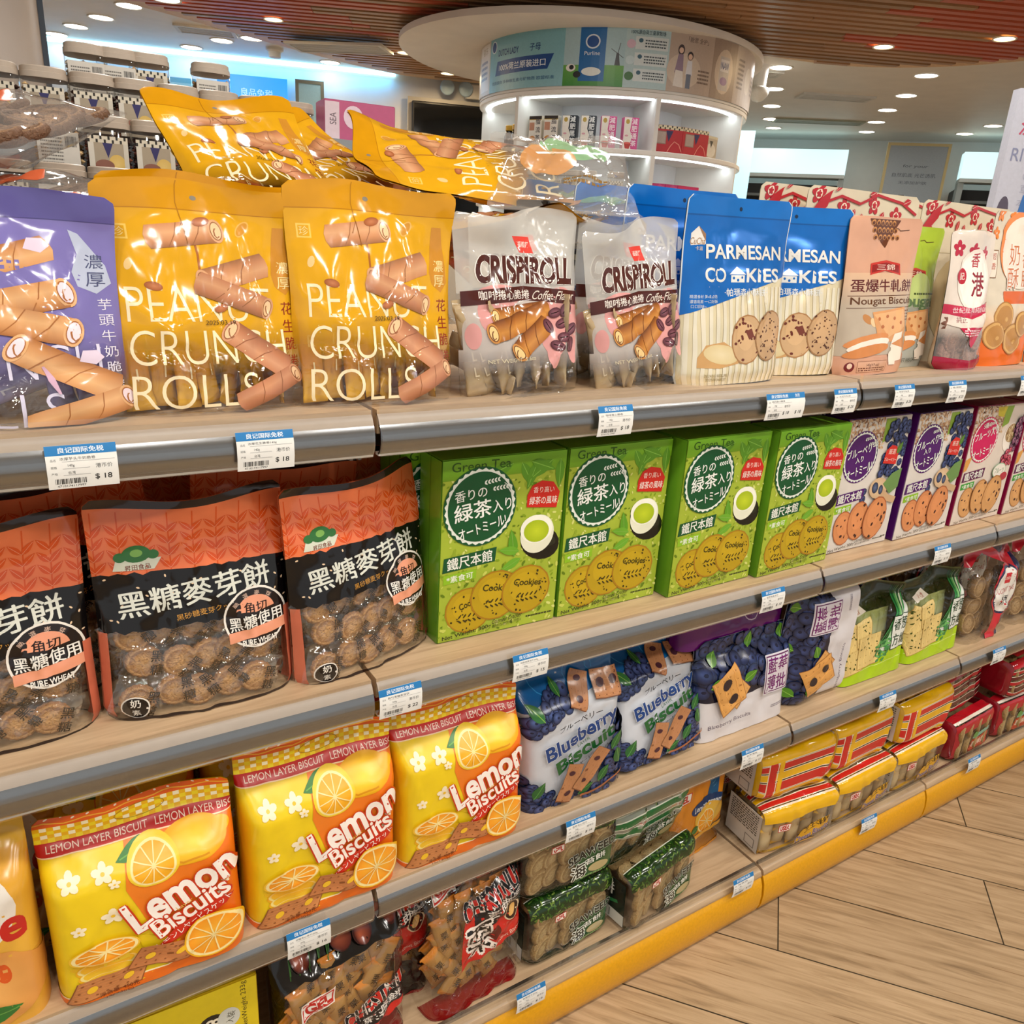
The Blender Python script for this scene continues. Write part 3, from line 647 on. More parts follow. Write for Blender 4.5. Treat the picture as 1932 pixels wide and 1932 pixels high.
def art_malt(front=True):
    A = Art(.21, .265); H = A.h; rn = random.Random(5)
    edge = [(i*4, 84+rn.uniform(-.8, .8)+(i % 2)*.8) for i in range(26)]; low = [(100-i*4, 52+rn.uniform(-.8, .8)+(i % 2)*.8) for i in range(26)]
    A.P(edge+[(100, H), (0, H)], '#e8784a'); A.R(0, H-6, 100, H, '#2a1a16')
    for i in range(9):
        x = 2+i*12; y = 88; A.L([(x, y-4), (x+1, H-8)], .7, '#d9531e')
        for j in range(4):
            for sg in (-1, 1): A.leaf(x, y-2+j*6.5, 8.5, 3.4, 90-sg*42, '#d9521c', '#f0a07c')
    A.P(edge[::-1]+[(100-p[0], p[1]) for p in []]+low[::-1], '#0b0809')
    for i in range(26): x, y = rn.uniform(2, 98), rn.uniform(54, 84); A.E(x, y, .9, .5, '#e8c9a4', rn.uniform(0, 180), n=8)
    A.P([(12, 93), (34, 92), (30, 86), (10, 87)], '#d8dcc8').E(22, 95, 7, 4.5, '#2e7034').E(22, 95.5, 3, 2, '#7fb455').E(14, 94, 3, 2.5, '#2e7034').E(30, 94, 3, 2.5, '#2e7034').T('昇田食品', 22, 88, 3, '#7a2a14')
    A.T('黑糖麥芽餅', 50, 71, 14.5, '#d7d9cc', w=80, rot=6, b=.035).T('黑砂糖麦芽クッキー', 56, 59, 3.6, '#c9903c', w=36, rot=5)
    A.E(80, 50, 18, 18, '#e9e2d6', n=32).E(80, 50, 16.8, 16.8, '#1c110e', n=32).E(80, 53, 11, 10, '#e69a78', a0=10, a1=170)
    A.T('角切', 80, 56, 6, '#24120e', w=13, b=.02).T('黑糖使用', 80, 48.5, 8, '#ece8de', w=30, rot=4, b=.02, outl=.06, oc='#120a08')
    A.P([(64, 43), (96, 46), (98, 40), (64, 37)], '#e69a78').T('PURE WHEAT', 81, 35.6, 3.4, '#f0ece2', w=20, b=.02)
    for i, ch in enumerate('嚴選麥芽'): q = math.radians(140-i*28); A.T(ch, 80+14*math.cos(q), 50+14*math.sin(q), 3, '#d9b8a4', rot=math.degrees(q)-90)
    A.R(0, 0, 4, 52, '#c66a4e').R(96, 0, 100, 52, '#c66a4e').E(14, 8, 7, 7, '#e8e0d4').E(14, 8, 6.3, 6.3, '#140c0a').T('奶', 14, 11, 5, '#f0ebe0', b=.02).T('素', 14, 5, 4, '#f0ebe0')
    A.R(0, 0, 100, 2, '#241512')
    return A
def art_oat(kind):
    A = Art(.2, .27, {'tea': '#a2b638', 'blue': '#d9d3cb', 'fruit': '#dccfc2'}[kind]); H = A.h; rn = random.Random(3)
    badge = {'tea': '#04502c', 'blue': '#4c1266', 'fruit': '#c71a58'}[kind]
    if kind == 'tea':
        for i in range(420): x, y = rn.uniform(0, 100), rn.uniform(0, H-14); r = rn.uniform(1, 2.6); A.E(x, y, r, r*.5, rn.choice(('#7d9a1c', '#c6cf5c', '#5f7c12', '#d2d878', '#8fa62c')), rn.uniform(0, 180), n=6)
        A.merge(0)
        A.R(0, H-14, 100, H, '#6c9a1c', '#7cc02c')
        for x, q in ((55, 200), (62, 300), (75, 250), (88, 215), (70, 340), (95, 270)): A.leaf(x, H-6, 22, 8, q, '#5a9424', '#8cc44c')
        A.T('Green Tea', 30, H-5, 6.5, '#2c5a10', w=46)
    else:
        for i in range(260): x = rn.uniform(0, 62); y = rn.uniform(H-32, H); A.E(x, y, 2.3, 1.1, rn.choice(('#c8a37e', '#a97f5c', '#e0c4a2', '#8e6a50')), rn.uniform(0, 180), n=7)
        A.merge(0)
        A.P([(58, H-2), (74, H-2), (70, H-22), (58, H-26)], '#86a63c')
        if kind == 'blue': A.cluster(62, 68, 98, H-6, 62, 4.2, 5, cond=lambda x, y: x > 62+(H-6-y)*-.1+(10 if y < 86 else 0)*(x > 90) and abs(x-82) < (H-y)*.05+16 and y > 74-(x-80)**2*.01)
        else:
            A.E(82, 96, 15, 17, '#efe6da').E(82, 101, 12, 11, '#b89a72')
            for i in range(60): A.E(rn.uniform(72, 92), rn.uniform(93, 110), 2, 1, rn.choice(('#e2cda4', '#9a7a52', '#cbb082')), rn.uniform(0, 180), n=6)
            A.cluster(88, 78, 100, 118, 26, 4, 6, c='#5a2348', hi='#a8788c').cluster(76, 64, 96, 82, 20, 3.6, 7, c='#a0203c', hi='#e4788a').P([(40, H-2), (60, H-2), (56, H-14), (44, H-12)], '#c8b838')
            A.P([(0, 76), (12, 80), (6, 64), (0, 62)], '#d89a4c')
    bx, by, br = (30, 100, 29) if kind == 'tea' else (28, 97, 26)
    A.E(bx, by, br, br, badge, n=60).E(bx, by, br*.97, br*.97, '#e6ece2', n=64, sc=-.05).E(bx, by, br*.88, br*.88, badge, n=48)
    A.wheatear(bx+1, by+17, 13, 8, '#e9efe6').wheatear(bx+8, by+12, 13, 4, '#e9efe6')
    A.L([(bx+20, by+14), (bx+24, by+8), (bx+26, by), (bx+25, by-8)], .7, '#dfe9df').L([(bx+18, by+16), (bx+23, by+12), (bx+25, by+4)], .5, '#dfe9df')
    tc = '#eef2ea'
    if kind == 'tea':
        A.T('香りの', bx-8, by+10, 8, tc, w=25, rot=6, b=.012).T('緑茶', bx-6, by-2, 13, tc, w=29, rot=6, b=.045).T('入り', bx+17, by, 9, tc, w=15, rot=6, b=.015).T('オートミール!', bx+2, by-15, 8, tc, w=38, rot=12, b=.03)
    else:
        A.T('ブルーベリー' if kind == 'blue' else 'フルーツ入り', bx, by+7, 9, tc, w=44, rot=10, b=.03).T('入り' if kind == 'blue' else '5種の', bx-2, by-2 if kind == 'blue' else by+17, 6, tc, rot=8, b=.02).T('オートミール!', bx+1, by-13, 9, tc, w=38, rot=12, b=.03)
    if kind == 'tea':
        A.P([(68, 95), (94, 92), (96, 104), (90, 112), (80, 114), (72, 111), (68, 104)], '#c9261e').T('香り高い', 82, 107, 4.6, '#f3d9cc', rot=-3, w=18).T('緑茶の風味', 82, 99, 6, '#f6e6dc', rot=-3, w=24, b=.01)
    elif kind == 'blue':
        A.P([(64, 88), (86, 85), (87, 97), (82, 104), (74, 106), (66, 101)], '#cf2f28').T('厳選', 76, 99, 5.5, '#f3d9cc', rot=-4).T('ブルーベリー', 75, 91, 4, '#f6e6dc', w=20, rot=-6).leaf(84, 96, 14, 7, 60, '#4f7a2c')
    if kind == 'tea':
        A.leaf(60, 58, 22, 8, 100, '#5a9a24').E(82, 66, 18, 13, '#0e0f0a', -25).E(80, 70, 17, 6, '#23261a', -20).E(79, 73, 14.5, 15, '#e9ead2', -18, n=32).E(78, 77, 14, 11, '#f6f6e6', -10, n=32).E(78, 75.5, 11, 8.6, '#a4bb1e', -10, n=28, c2='#c3d42c').leaf(66, 56, 20, 7, 205, '#6aa82c').leaf(64, 62, 18, 7, 170, '#6aa82c')
    elif kind == 'blue':
        A.E(66, 62, 15, 11, '#cfae88', -10, c2='#e2c8a4').L([(72, 58), (84, 50), (98, 46)], 7, '#c9a680').E(60, 63, 5, 6, '#1b2540', 20, c2='#5e6f94').E(70, 60, 3.6, 5, '#1b2540', 10, c2='#5e6f94').P([(72, 66), (84, 76), (99, 80), (98, 60), (86, 54)], '#6a8f50').berries([(46, 60), (45, 52)], 4)
    else: A.E(74, 58, 14, 9, '#9ac09a').E(74, 58, 13, 8, '#ece6da').T('フルーツ', 74, 58, 6, '#4e8c54', w=19).E(86, 50, 8, 5, '#b03040')
    bc = badge if kind != 'fruit' else '#5a1a4a'
    by2 = 60 if kind == 'tea' else 56
    A.P([(2, by2-6), (44, by2-3), (45, by2+8), (3, by2+5)], bc).T('鐵尺本館', 23.5, by2+1, 9, '#eef0e6', w=36, rot=4, b=.035).P([(3, by2-15), (29, by2-13.5), (29, by2-6.5), (3, by2-8)], '#8cbc24' if kind != 'fruit' else '#3c9a3c').T('*素食可', 16, by2-11, 5, '#f0f4e0', w=21, rot=3, b=.02)
    if kind == 'tea':
        for cx, cy, r, a, t in ((24, 22, 19, -20, 1), (46, 30, 21, 0, 2), (72, 30, 21, 5, 3)):
            A.cookie(cx, cy, r, r*.92, a, '#b89a18', '#a8791a', '#3a3208', n=24, seed=t, big=.8)
            A.T('Cookies', cx+1, cy+6, 5, '#3f3a08', w=24 if t > 1 else 18, rot=-8 if t > 1 else 18, b=.02)
            for i in range(5): A.E(cx-7+i*4, cy-4, 2, .7, '#3a3208', 50, n=8).E(cx-7+i*4, cy-8, 2, .7, '#3a3208', -40, n=8)
    else:
        c = ('#d38a58', '#a85c38') if kind == 'blue' else ('#cf9a62', '#a8703c')
        for cx, cy, r, a, t in ((22, 25, 17, 20, 1), (44, 30, 19, 8, 2), (70, 30, 21, -10, 3)): A.cookie(cx, cy, r*.86, r*1.08, a, c[0], c[1], '#3c1c1c', n=9, seed=t, big=2.0).cookie(cx, cy, 1, 1, 0, c[0])
    A.T('Oatmeal Cracker', 57, 9.5, 3.6, '#1e1e14', w=26, rot=4, sh=.3).T('便利な個別裝(12包)', 57, 5.5, 2.8, '#1e1e14', w=24, rot=4).T('Net Weight: 300g', 23, 4.5, 4, '#181c10', w=40, rot=4, b=.01).dash(74, 5, 24, 2.5, 1, '#2c3018', .5)
    return A
def art_oatside():
    A = Art(.06, .27, '#5c8c20'); A.R(0, 0, 100, A.h, '#5f9022', '#6fae2a'); A.L([(50, 0), (50, A.h)], 2, '#4c7a18'); return A
def art_lemon():
    A = Art(.205, .275, '#eecd1a'); H = A.h; O = '#ee6f14'
    A.P([(42, 104), (100, 104), (100, 14), (62, 9), (55, 20), (48, 50), (40, 78)], O, [C('#ee7a1c'), C('#f07618'), C('#ec6a12'), C('#ee6a12'), C('#f07a18'), C('#ee7416'), C('#f08422')])
    A.P([(42, 42), (60, 30), (50, 22), (44, 30)], '#eecd1a')
    A.P([(0, 0), (100, 0), (100, 16), (60, 9), (30, 8), (0, 4)], '#ea7018').L([(0, 4.5), (30, 8.5), (60, 9.5), (100, 16.5)], 1, '#fbe9b8')
    A.R(0, 104, 100, 111, '#c3211c').T('LEMON LAYER BISCUIT', 30, 107.5, 3.8, '#fbe3d2', w=50).T('LEMON LAYER BISCUIT', 84, 107.5, 3.8, '#fbe3d2', w=50)
    A.R(0, 111, 100, 122, '#f4d40a')
    n = 30
    for i in range(n):
        for j in range(4):
            x = i*100/n; y = 111+j*2.75; a, b = i % 2, j % 2; A.R(x, y, x+100/n, y+2.75, '#fdf6cf' if a and b else '#f0b90e' if a != b else '#f6dc20')
    A.R(0, 122, 100, H, '#e8621c')
    A.L([(i*5, 124.5+.9*math.sin(i*1.5)) for i in range(21)], .9, '#f6b43c').L([(i*5, 131+1*math.sin(i*1.1+1)) for i in range(21)], .7, '#fbe4c4')
    for i in range(14): A.E(4+i*7.2, 127.6+1.1*math.sin(i*2), .8, .8, '#fdf0dc', n=8)
    A.L([(52+13*math.cos(t*.35), 117.5+4.6*math.sin(t*.35)) for t in range(19)], .45, '#a88418')
    A.R(0, 103.4, 100, 104, '#f8d8b0')
    for x, y, r in ((14, 92, 6.5), (30, 92, 6.5), (35, 85, 3.6), (32, 62, 7), (15, 58, 4.5), (90, 72, 3.2), (91, 62, 3), (88, 52, 4.6)): A.flower(x, y, r)
    A.leaf(58, 101, 22, 10, 195, '#2f7a28', '#66a83c')
    A.E(76, 95, 19, 11, '#e9a80c', 6, c2='#fbd936', n=30).E(92, 99, 5, 4, '#efb414').L([(62, 90), (70, 86), (84, 88)], 1.2, '#d99208')
    A.E(55, 90, 13.5, 14.5, '#f4cf2c', n=28).slice(55, 89, 12.5, 13, 0, rim='#f6d43c', flesh='#f2ac14')
    A.T('Lemon', 67, 67, 24, '#fff6ec', w=60, rot=24, sh=.12, b=.03, outl=.09, oc='#cc3512')
    A.T('Layer', 68, 54, 4, '#f6c060', rot=26).T('Biscuits', 71, 50, 14, '#fff6ec', w=44, rot=26, sh=.12, b=.02, outl=.1, oc='#cc3512')
    A.P([(50, 26), (56, 26), (90, 44), (94, 50), (86, 50), (60, 36)], '#cb2a16').T('レモンレヤービスケット', 72, 38.5, 4.6, '#fdeee2', w=46, rot=28, b=.01)
    for k in range(3): A.E(26, 24-k*5, 16-k, 6, '#f0b21c', n=24).E(26, 25-k*5, 15-k, 5.4, '#f6e28c', n=24).E(26, 25.5-k*5, 13.4-k, 4.6, '#f2c22c', n=24)
    A.slice(26, 37, 17.5, 8.5, 2)
    A.E(26, 32, 17.3, 8, C('#f3ac20', .35), a0=180, a1=360)
    A.cracker(26, 11, 36, 15, 6, '#c8844e', '#8e5228', '#f1c02a', sk=.5, nx=7, ny=3).cracker(55, 21, 32, 15, -14, '#c07a48', '#8e5228', '#f1c02a', sk=.35, nx=6, ny=3)
    A.slice(81, 23, 16.5, 18, -20, rim='#f3b61c')
    A.T('淨含量: 450克', 30, 4.2, 3.4, '#6b2a10', w=20, rot=3).T('15g×30包', 30, .9, 2.4, '#6b2a10', w=14, rot=3)
    return A
def art_bberry():
    A = Art(.195, .265, '#c4c8cf'); H = A.h
    A.P([(0, 96), (30, 104), (60, 100), (100, 108), (100, H), (0, H)], '#0c5c9c', [C('#0a4a84'), C('#0c5c9c'), C('#1068a8'), C('#0c5c9c'), C('#137ab8'), C('#0e6cb0')])
    for x, y, r in ((30, 120, 16), (62, 116, 14), (80, 124, 12)): A.L([(x+r*math.cos(t*.4), y+r*math.sin(t*.4)) for t in range(13)], .7, '#2f8cc8')
    A.cluster(4, 78, 44, 106, 44, 4.2, 2, cond=lambda x, y: y > 74+x*.45 and y < 88+x*.6).leaf(16, 90, 18, 9, 130, '#2e6a34').leaf(36, 102, 14, 7, 100, '#2e6a34')
    k = ('#b07a52', '#74462c', '#43202c')
    A.cracker(56, 104, 16, 28, -24, *k, nx=3).cracker(84, 103, 28, 20, -8, *k)
    A.T('ブルーベリー', 52, 81, 6, '#14151c', w=44, rot=10, sh=.2, b=.015)
    A.T('Blueberry', 54, 66, 18, '#123a78', w=74, rot=18, sh=.1, b=.03, outl=.06, oc='#e2e6ea').T('LAYER', 56, 58, 3.4, '#1c5a30', rot=18).T('Biscuit', 58, 51, 13, '#1b5a2c', w=62, rot=20, sh=.1, b=.035, outl=.05, oc='#e2e6ea').T('レヤービスケット', 66, 41, 4, '#23262c', w=38, rot=18)
    A.cluster(0, 0, 30, 34, 46, 4, 11, cond=lambda x, y: y < 34-x*.7).cluster(76, 4, 100, 66, 60, 4.2, 12, cond=lambda x, y: y < 10+(x-74)*2.3+12).cluster(28, 0, 100, 12, 34, 4, 13)
    for x, y, q in ((8, 16, 60), (30, 6, 20), (84, 42, 60), (70, 14, 50), (50, 6, 30), (92, 24, 100)): A.leaf(x, y, 18, 9, q, '#27602e', '#5b9a4c')
    A.cracker(40, 24, 15, 36, -22, *k, nx=3).cracker(62, 30, 16, 44, -38, *k, nx=3)
    A.L([(52, 4), (74, 8), (96, 14)], 2, '#a0603c')
    return A
def art_pi(rot=False):
    A = Art(.25, .2, '#d6d3d6'); H = A.h
    A.P([(0, 34), (40, 30), (100, 36), (100, H), (0, H)], '#10142c')
    A.cluster(0, 32, 100, H, 170, 5, 21, c='#18213e', hi='#3c4c80', cond=lambda x, y: y > 38)
    for x, y, q in ((10, 60, 60), (8, 46, 20), (52, 66, 70), (44, 44, 30), (80, 40, 120), (90, 66, 80)): A.leaf(x, y, 14, 9, q, '#4f8a24', '#8cc04c')
    A.cracker(34, 38, 20, 24, 50, '#cf9a58', '#9a6430', None, nx=4, ny=4).cracker(27, 40, 26, 32, 24, '#d69c54', '#a06a34', '#251a24', nx=4, ny=5)
    A.R(66, 26, 94, 58, '#d3cdd6').R(67, 27, 93, 57, '#5c1450').R(67.8, 27.8, 92.2, 56.2, '#d3cdd6').T('藍莓', 80, 49.5, 12.5, '#6e1668', w=22, b=.06).T('薄批', 80, 35, 12.5, '#6e1668', w=22, b=.06)
    A.T('Blueberry Biscuits', 30, 14, 4.4, '#4c3c54', w=44, rot=3); A.dash(80, 10, 14, 3, 2, '#8a8490')
    return A
def art_purple():
    A = Art(.29, .3, '#5e1068'); A.E(62, 22, 8, 11, '#cbb4cc').E(62, 22, 7.2, 10.2, '#5e1068').T('藍', 62, 26, 7, '#d9c8dc', b=.02).T('莓', 62, 18, 7, '#d9c8dc', b=.02).dash(70, 20, 22, 3, 1, '#b79abc')
    for i in range(8): A.E(20+i*9, 52+(i % 3)*6, 5, 5, '#7a2c84')
    return A
def art_onion():
    A = Art(.22, .22, None); H = A.h; G = '#a8cc12'
    A.P([(0, 0), (100, 0), (100, 34), (60, 28), (30, 22), (0, 18)], G); A.L([(2, 13), (50, 15), (98, 18)], .6, '#dcec8c')
    A.P([(52, 28), (100, 34), (100, 66), (88, 88), (74, 56)], '#d8dcd4')
    for i in range(7): A.L([(52+i*3.4, 34), (66+i*2.6, 54), (78+i*2, 78), (86+i*2, H-2)], 2.2, ('#2c8444', '#1c6432', '#4aa04e', '#8cc07a', '#0f5a2c', '#d6e4c4', '#3c9450')[i], taper=True)
    for x, y, w, h, r in ((12, 52, 26, 34, -18), (26, 58, 22, 28, 10), (14, 26, 26, 26, 12), (36, 36, 32, 36, 4)):
        A.cracker(x, y, w, h, r, '#dcc27c', '#b08c44', nx=4, ny=4)
        rn = random.Random(int(x)); 
        for i in range(12): A.E(x+rn.uniform(-.4, .4)*w, y+rn.uniform(-.4, .4)*h, 1.5, .8, '#3c4a14', rn.uniform(0, 180), n=7)
    rn = random.Random(9)
    for i in range(34): x, y = rn.uniform(48, 68), rn.uniform(20, 42); A.E(x, y, 3, 1.5, rn.choice(('#3f8a48', '#6cb060', '#1f6c38')), rn.uniform(0, 180), n=8)
    A.R(70, 28, 97, 68, '#0c3c2c').R(71, 29, 96, 67, '#dfe4dc').T('香葱', 83.5, 57, 14, '#063c28', w=22, b=.045).T('方塊', 83.5, 39, 14, '#063c28', w=22, b=.045)
    A.P([(6, 80), (26, 86), (34, 78), (8, 74)], '#f0e8d6').T('小食', 19, 80, 5, '#b0502c')
    A.R(0, H-14, 100, H, C('#1b2410', .55))
    return A
def art_coco():
    A = Art(.22, .24, None); H = A.h
    A.P([(0, H), (100, H), (100, H-10), (60, H-16), (30, H-4), (0, H-12)], '#141c48').P([(0, H-12), (30, H-4), (60, H-16), (100, H-10), (100, H-18), (62, H-26), (30, H-14), (0, H-24)], '#c42434')
    A.P([(40, 0), (56, 0), (80, 90), (60, 90)], '#c42434').P([(56, 0), (66, 0), (90, 90), (80, 90)], '#141c48')
    A.E(62, 54, 28, 30, '#c42434', n=36).E(62, 54, 26, 28, '#141c48', n=36).E(62, 54, 23.5, 25.5, '#e6e2da', n=36).R(56, 62, 66, 74, '#c42434').T('USEA', 61, 68, 3.4, '#f0e6dc').T('COCONUT THINS', 62, 54, 6, '#b4283c', w=38).T('椰香', 62, 42, 9, '#2a2a30', w=18, b=.04)
    return A
def art_peach():
    A = Art(.22, .26, '#e2a83c'); H = A.h
    A.R(0, 96, 100, H, '#d8a52c', '#c9a43c').R(0, 40, 100, 96, '#e6b040', '#dca030')
    A.E(40, 72, 52, 32, '#e9e2d6', c2='#f4efe6', n=36).P([(54, 96), (74, 104), (86, 96), (74, 86)], '#e2a45c').E(70, 95, 6, 4, '#cf6a2c')
    A.T('Peache', 62, 62, 19, '#c4241c', w=64, b=.03)
    A.E(52, 26, 50, 28, '#e09a4c', c2='#eab468', n=32).E(82, 34, 3.4, 6, '#d8581e', 10).E(26, 18, 22, 20, '#eab05c', c2='#f4cc84')
    for x, y, q in ((60, 10, 200), (62, 12, 150), (66, 12, 60), (68, 10, 10), (50, 34, 200)): A.leaf(x, y, 20, 11, q, '#2f7a30', '#6cb04c')
    return A
def art_yellowbox():
    A = Art(.2, .27, '#dcc418'); H = A.h
    A.R(0, 0, 100, H, '#d9b814', '#e2cc1c').T('NetWeight 233g', 92, 112, 4.2, '#3a3008', w=44, rot=90).T('淨重', 92, 84, 5, '#3a3008', rot=90)
    A.E(72, 104, 9, 10, '#1a1712').T('28', 72, 104, 8.5, '#f2ead2', b=.03, rot=80).E(82, 106, 7, 9, '#cfd2c8').T('入裝', 83, 106, 5, '#4a4630', rot=80)
    for x, y, c in ((30, 92, '#6e3a1a'), (44, 95, '#e9c23c'), (56, 92, '#f0d050'), (20, 84, '#e9c23c')): A.E(x, y, 13, 10, c, 20, c2='#f2d868' if c != '#6e3a1a' else '#8c4c24', n=24)
    A.cookie(34, 60, 24, 18, 10, '#d9a04c', '#a86c2c', n=20); A.T('フルーツ', 50, 30, 10, '#a02c18', b=.03)
    return A
def art_chest(front=True):
    A = Art(.19, .28, None); H = A.h
    if front:
        A.P([(34, 108), (100, 122), (100, 58), (30, 44)], '#c4241c').T('CHESTNUT', 68, 108, 15, '#16161c', w=70, rot=12, b=.035, outl=.09, oc='#e9dcd0')
        A.P([(44, 96), (100, 108), (100, 90), (44, 78)], '#181418').T('蓉餅', 70, 95, 12, '#f2ebe2', w=26, rot=12, b=.03).T('Chestnut', 90, 104, 4.4, '#eadfd4', w=18, rot=12).T('biscuits', 90, 99, 4, '#eadfd4', w=16, rot=12)
        A.T('栗', 50, 70, 32, '#14100e', w=26, rot=8, b=.06, outl=.11, oc='#e9dcd0').E(84, 86, 8, 10, '#e0c8a4', -30).E(84, 86, 6.5, 8.6, '#2c120c', -30).E(84, 86, 3, 6, '#d8a860', -30)
        A.E(66, 70, 6, 6, '#5e1c14').T('Chestnut Biscuits', 80, 60, 3.6, '#f0c8b4', w=36, rot=12)
        gx, gy = 22, 124
    else:
        A.R(0, 96, 100, H, '#14110f').R(0, H-6, 100, H, '#a31c1c')
        for i in range(40): A.L([(10+i*1.0, 100+(i % 7)*2), (16+i*1.0, 118+(i % 5)*3)], .8, ('#2c5a24', '#3f7a34', '#1d4a1c')[i % 3])
        rn = random.Random(4)
        for x, y in ((62, 134), (74, 128), (60, 120), (76, 116), (88, 124), (88, 138), (50, 108), (66, 106), (20, 108), (92, 108)): A.E(x, y, 8, 7, '#3c0f0a', rn.uniform(0, 90), n=18).E(x, y, 7.4, 6.4, '#5c1a10', rn.uniform(0, 90), n=18, c2='#c06040', off=(-2, 2.4))
        A.P([(46, 50), (100, 64), (100, 30), (46, 18)], '#c4241c').T('CHESTNUT', 74, 50, 15, '#16161c', w=60, rot=12, b=.035, outl=.09, oc='#e9dcd0').P([(52, 40), (100, 50), (100, 36), (52, 26)], '#181418').T('栗蓉餅', 76, 38, 9, '#f2ebe2', w=34, rot=12, b=.03)
        gx, gy = 24, 78
    A.P([(gx-13, gy-8), (gx+12, gy-4), (gx+13, gy+9), (gx-11, gy+5)], '#e9dfd4').P([(gx-12, gy-7), (gx+11, gy-3.2), (gx+12, gy+8), (gx-10, gy+4)], '#c22a24').P([(gx-11, gy-5.6), (gx+10, gy-2.4), (gx+10.6, gy+6.6), (gx-9.4, gy+3.2)], '#ece4da').T('GEL', gx+.4, gy+.6, 7.4, '#b8241e', w=18, rot=8, b=.05)
    A.R(0, 0, 100, 2.4, '#8c1616')
    return A
def gel(A, x, y, t='GEL', k=.62):
    A.R(x-11*k, y-6*k, x+11*k, y+6*k, '#c02420').R(x-10*k, y-5*k, x+10*k, y+5*k, '#f0e8de').T(t, x, y, 7*k, '#b8201c', w=15*k, b=.05)
def art_seaweed(stripe=False):
    A = Art(.19, .56); rn = random.Random(8)
    for a, b in ((0, 9), (66, 92), (138, 166)):
        A.R(0, a, 100, b, '#16300f'); k0 = len(A.it)
        for i in range(200): x, y = rn.uniform(0, 100), rn.uniform(a, b); A.E(x, y, 2.4, .8, rn.choice(('#2c5418', '#1c4012', '#4c6c28', '#27521a', '#6c8438')), rn.uniform(0, 180), n=6)
        A.merge(k0); A.R(0, b, 100, b+1, '#d8dccc')
    gel(A, 32, 60); A.P([(52, 12), (92, 18), (92, 50), (52, 42)], C('#1d5c30', .8)).T('SEAWEED', 70, 44, 9, '#15201c', w=52, rot=10, b=.04, outl=.09, oc='#dfe4d8').T('苔餅', 74, 34, 7, '#eef0e6', w=22, rot=10, b=.03, outl=.09, oc='#161c18').T('海', 56, 26, 16, '#141814', rot=8, b=.05, outl=.09, oc='#dfe4d8').E(78, 24, 11, 5, '#b8a878').dash(60, 14, 28, 4, 1, '#7cb060')
    if stripe:
        A.R(0, 46, 100, 96, C('#c9cfc0', .45))
        for y in (50, 65, 80): A.R(0, y, 100, y+8, '#0d6a34').R(0, y-1.2, 100, y, '#dfe6d8').R(0, y+8, 100, y+9.2, '#dfe6d8')
    return A
def art_lcream():
    A = Art(.2, .28, None); H = A.h
    A.R(0, 26, 100, H-26, '#dc8a1a').P([(0, H-26), (100, H-34), (100, H), (0, H)], '#c8a828').P([(0, H-18), (100, H-26), (100, H-34), (0, H-26)], '#c8c8ac').P([(0, H-10), (60, H-20), (100, H-16), (100, H-10)], '#d88a2c')
    A.P([(42, H-20), (60, H-22), (82, 84), (80, 62), (66, 62), (66, 82)], '#145a8c')
    for i in range(9): A.L([(48+i*3, H-26-i*5), (56+i*2.6, H-24-i*5)], .8, '#5ca4cc')
    A.E(66, 56, 26, 10, '#12386c', n=24).T('Lemon cream', 66, 56, 7, '#e6ecf0', w=42, b=.02).E(70, 42, 22, 14, '#e9b43c', c2='#f2cc5c').slice(66, 36, 14, 14).leaf(54, 34, 14, 8, 200, '#2f6a2c'); gel(A, 24, 78, k=1)
    A.R(0, 22, 100, 26, '#e0a030').R(0, 0, 100, 3, '#d88a1a')
    return A
def art_cheese():
    A = Art(.22, .56); Y = '#e6b20c'; R_ = '#c4221c'; w = '#ecdcc0'
    A.R(0, 50, 100, 64, Y).P([(0, 50), (30, 46), (66, 50), (100, 47), (100, 52), (0, 52)], Y)
    A.R(0, 64, 100, 66, w)
    for a, c in ((68, R_), (78, Y), (88, R_), (98, Y)): A.R(0, a, 100, a+6, c).R(0, a-.9, 100, a, w).R(0, a+6, 100, a+6.9, w)
    A.R(0, 108, 100, 122, Y).R(0, 0, 100, 4, Y)
    gel(A, 24, 40, 'USEA', .7); A.P([(40, 12), (88, 22), (88, 38), (52, 30)], C('#dca414', .95)).T('芝士蜂餅', 70, 31, 7, '#2c1c0a', w=34, rot=10, b=.045).T('Cheese Biscuits', 66, 21, 7, '#5c4a7c', w=46, rot=10, sh=.15, b=.02, outl=.06, oc='#e6e0d2').E(60, 10, 14, 5, '#d8a02c')
    return A
def art_cheese2():
    A = Art(.22, .56); Y = '#e6b20c'; R_ = '#c4221c'; w = '#ecdcc0'
    for a, b, c in ((0, 5, R_), (7, 15, Y), (17, 27, R_), (30, 38, Y), (41, 48, R_), (50, 64, Y), (110, 124, Y)): A.R(0, a, 100, b, c).R(0, a-.8, 100, a, w).R(0, b, 100, b+.8, w)
    A.R(6, 4, 9, 50, w).R(7, 4, 15, 50, R_).R(18, 4, 24, 50, Y).R(16, 4, 17, 50, w)
    A.P([(30, 72), (74, 72), (78, 100), (26, 100)], '#d9d2c8').T('Cheese Biscuits', 52, 92, 8, '#5c4a7c', w=44, b=.03).E(42, 82, 6, 4, '#e0962c').E(60, 82, 9, 6, '#e2a83c')
    return A
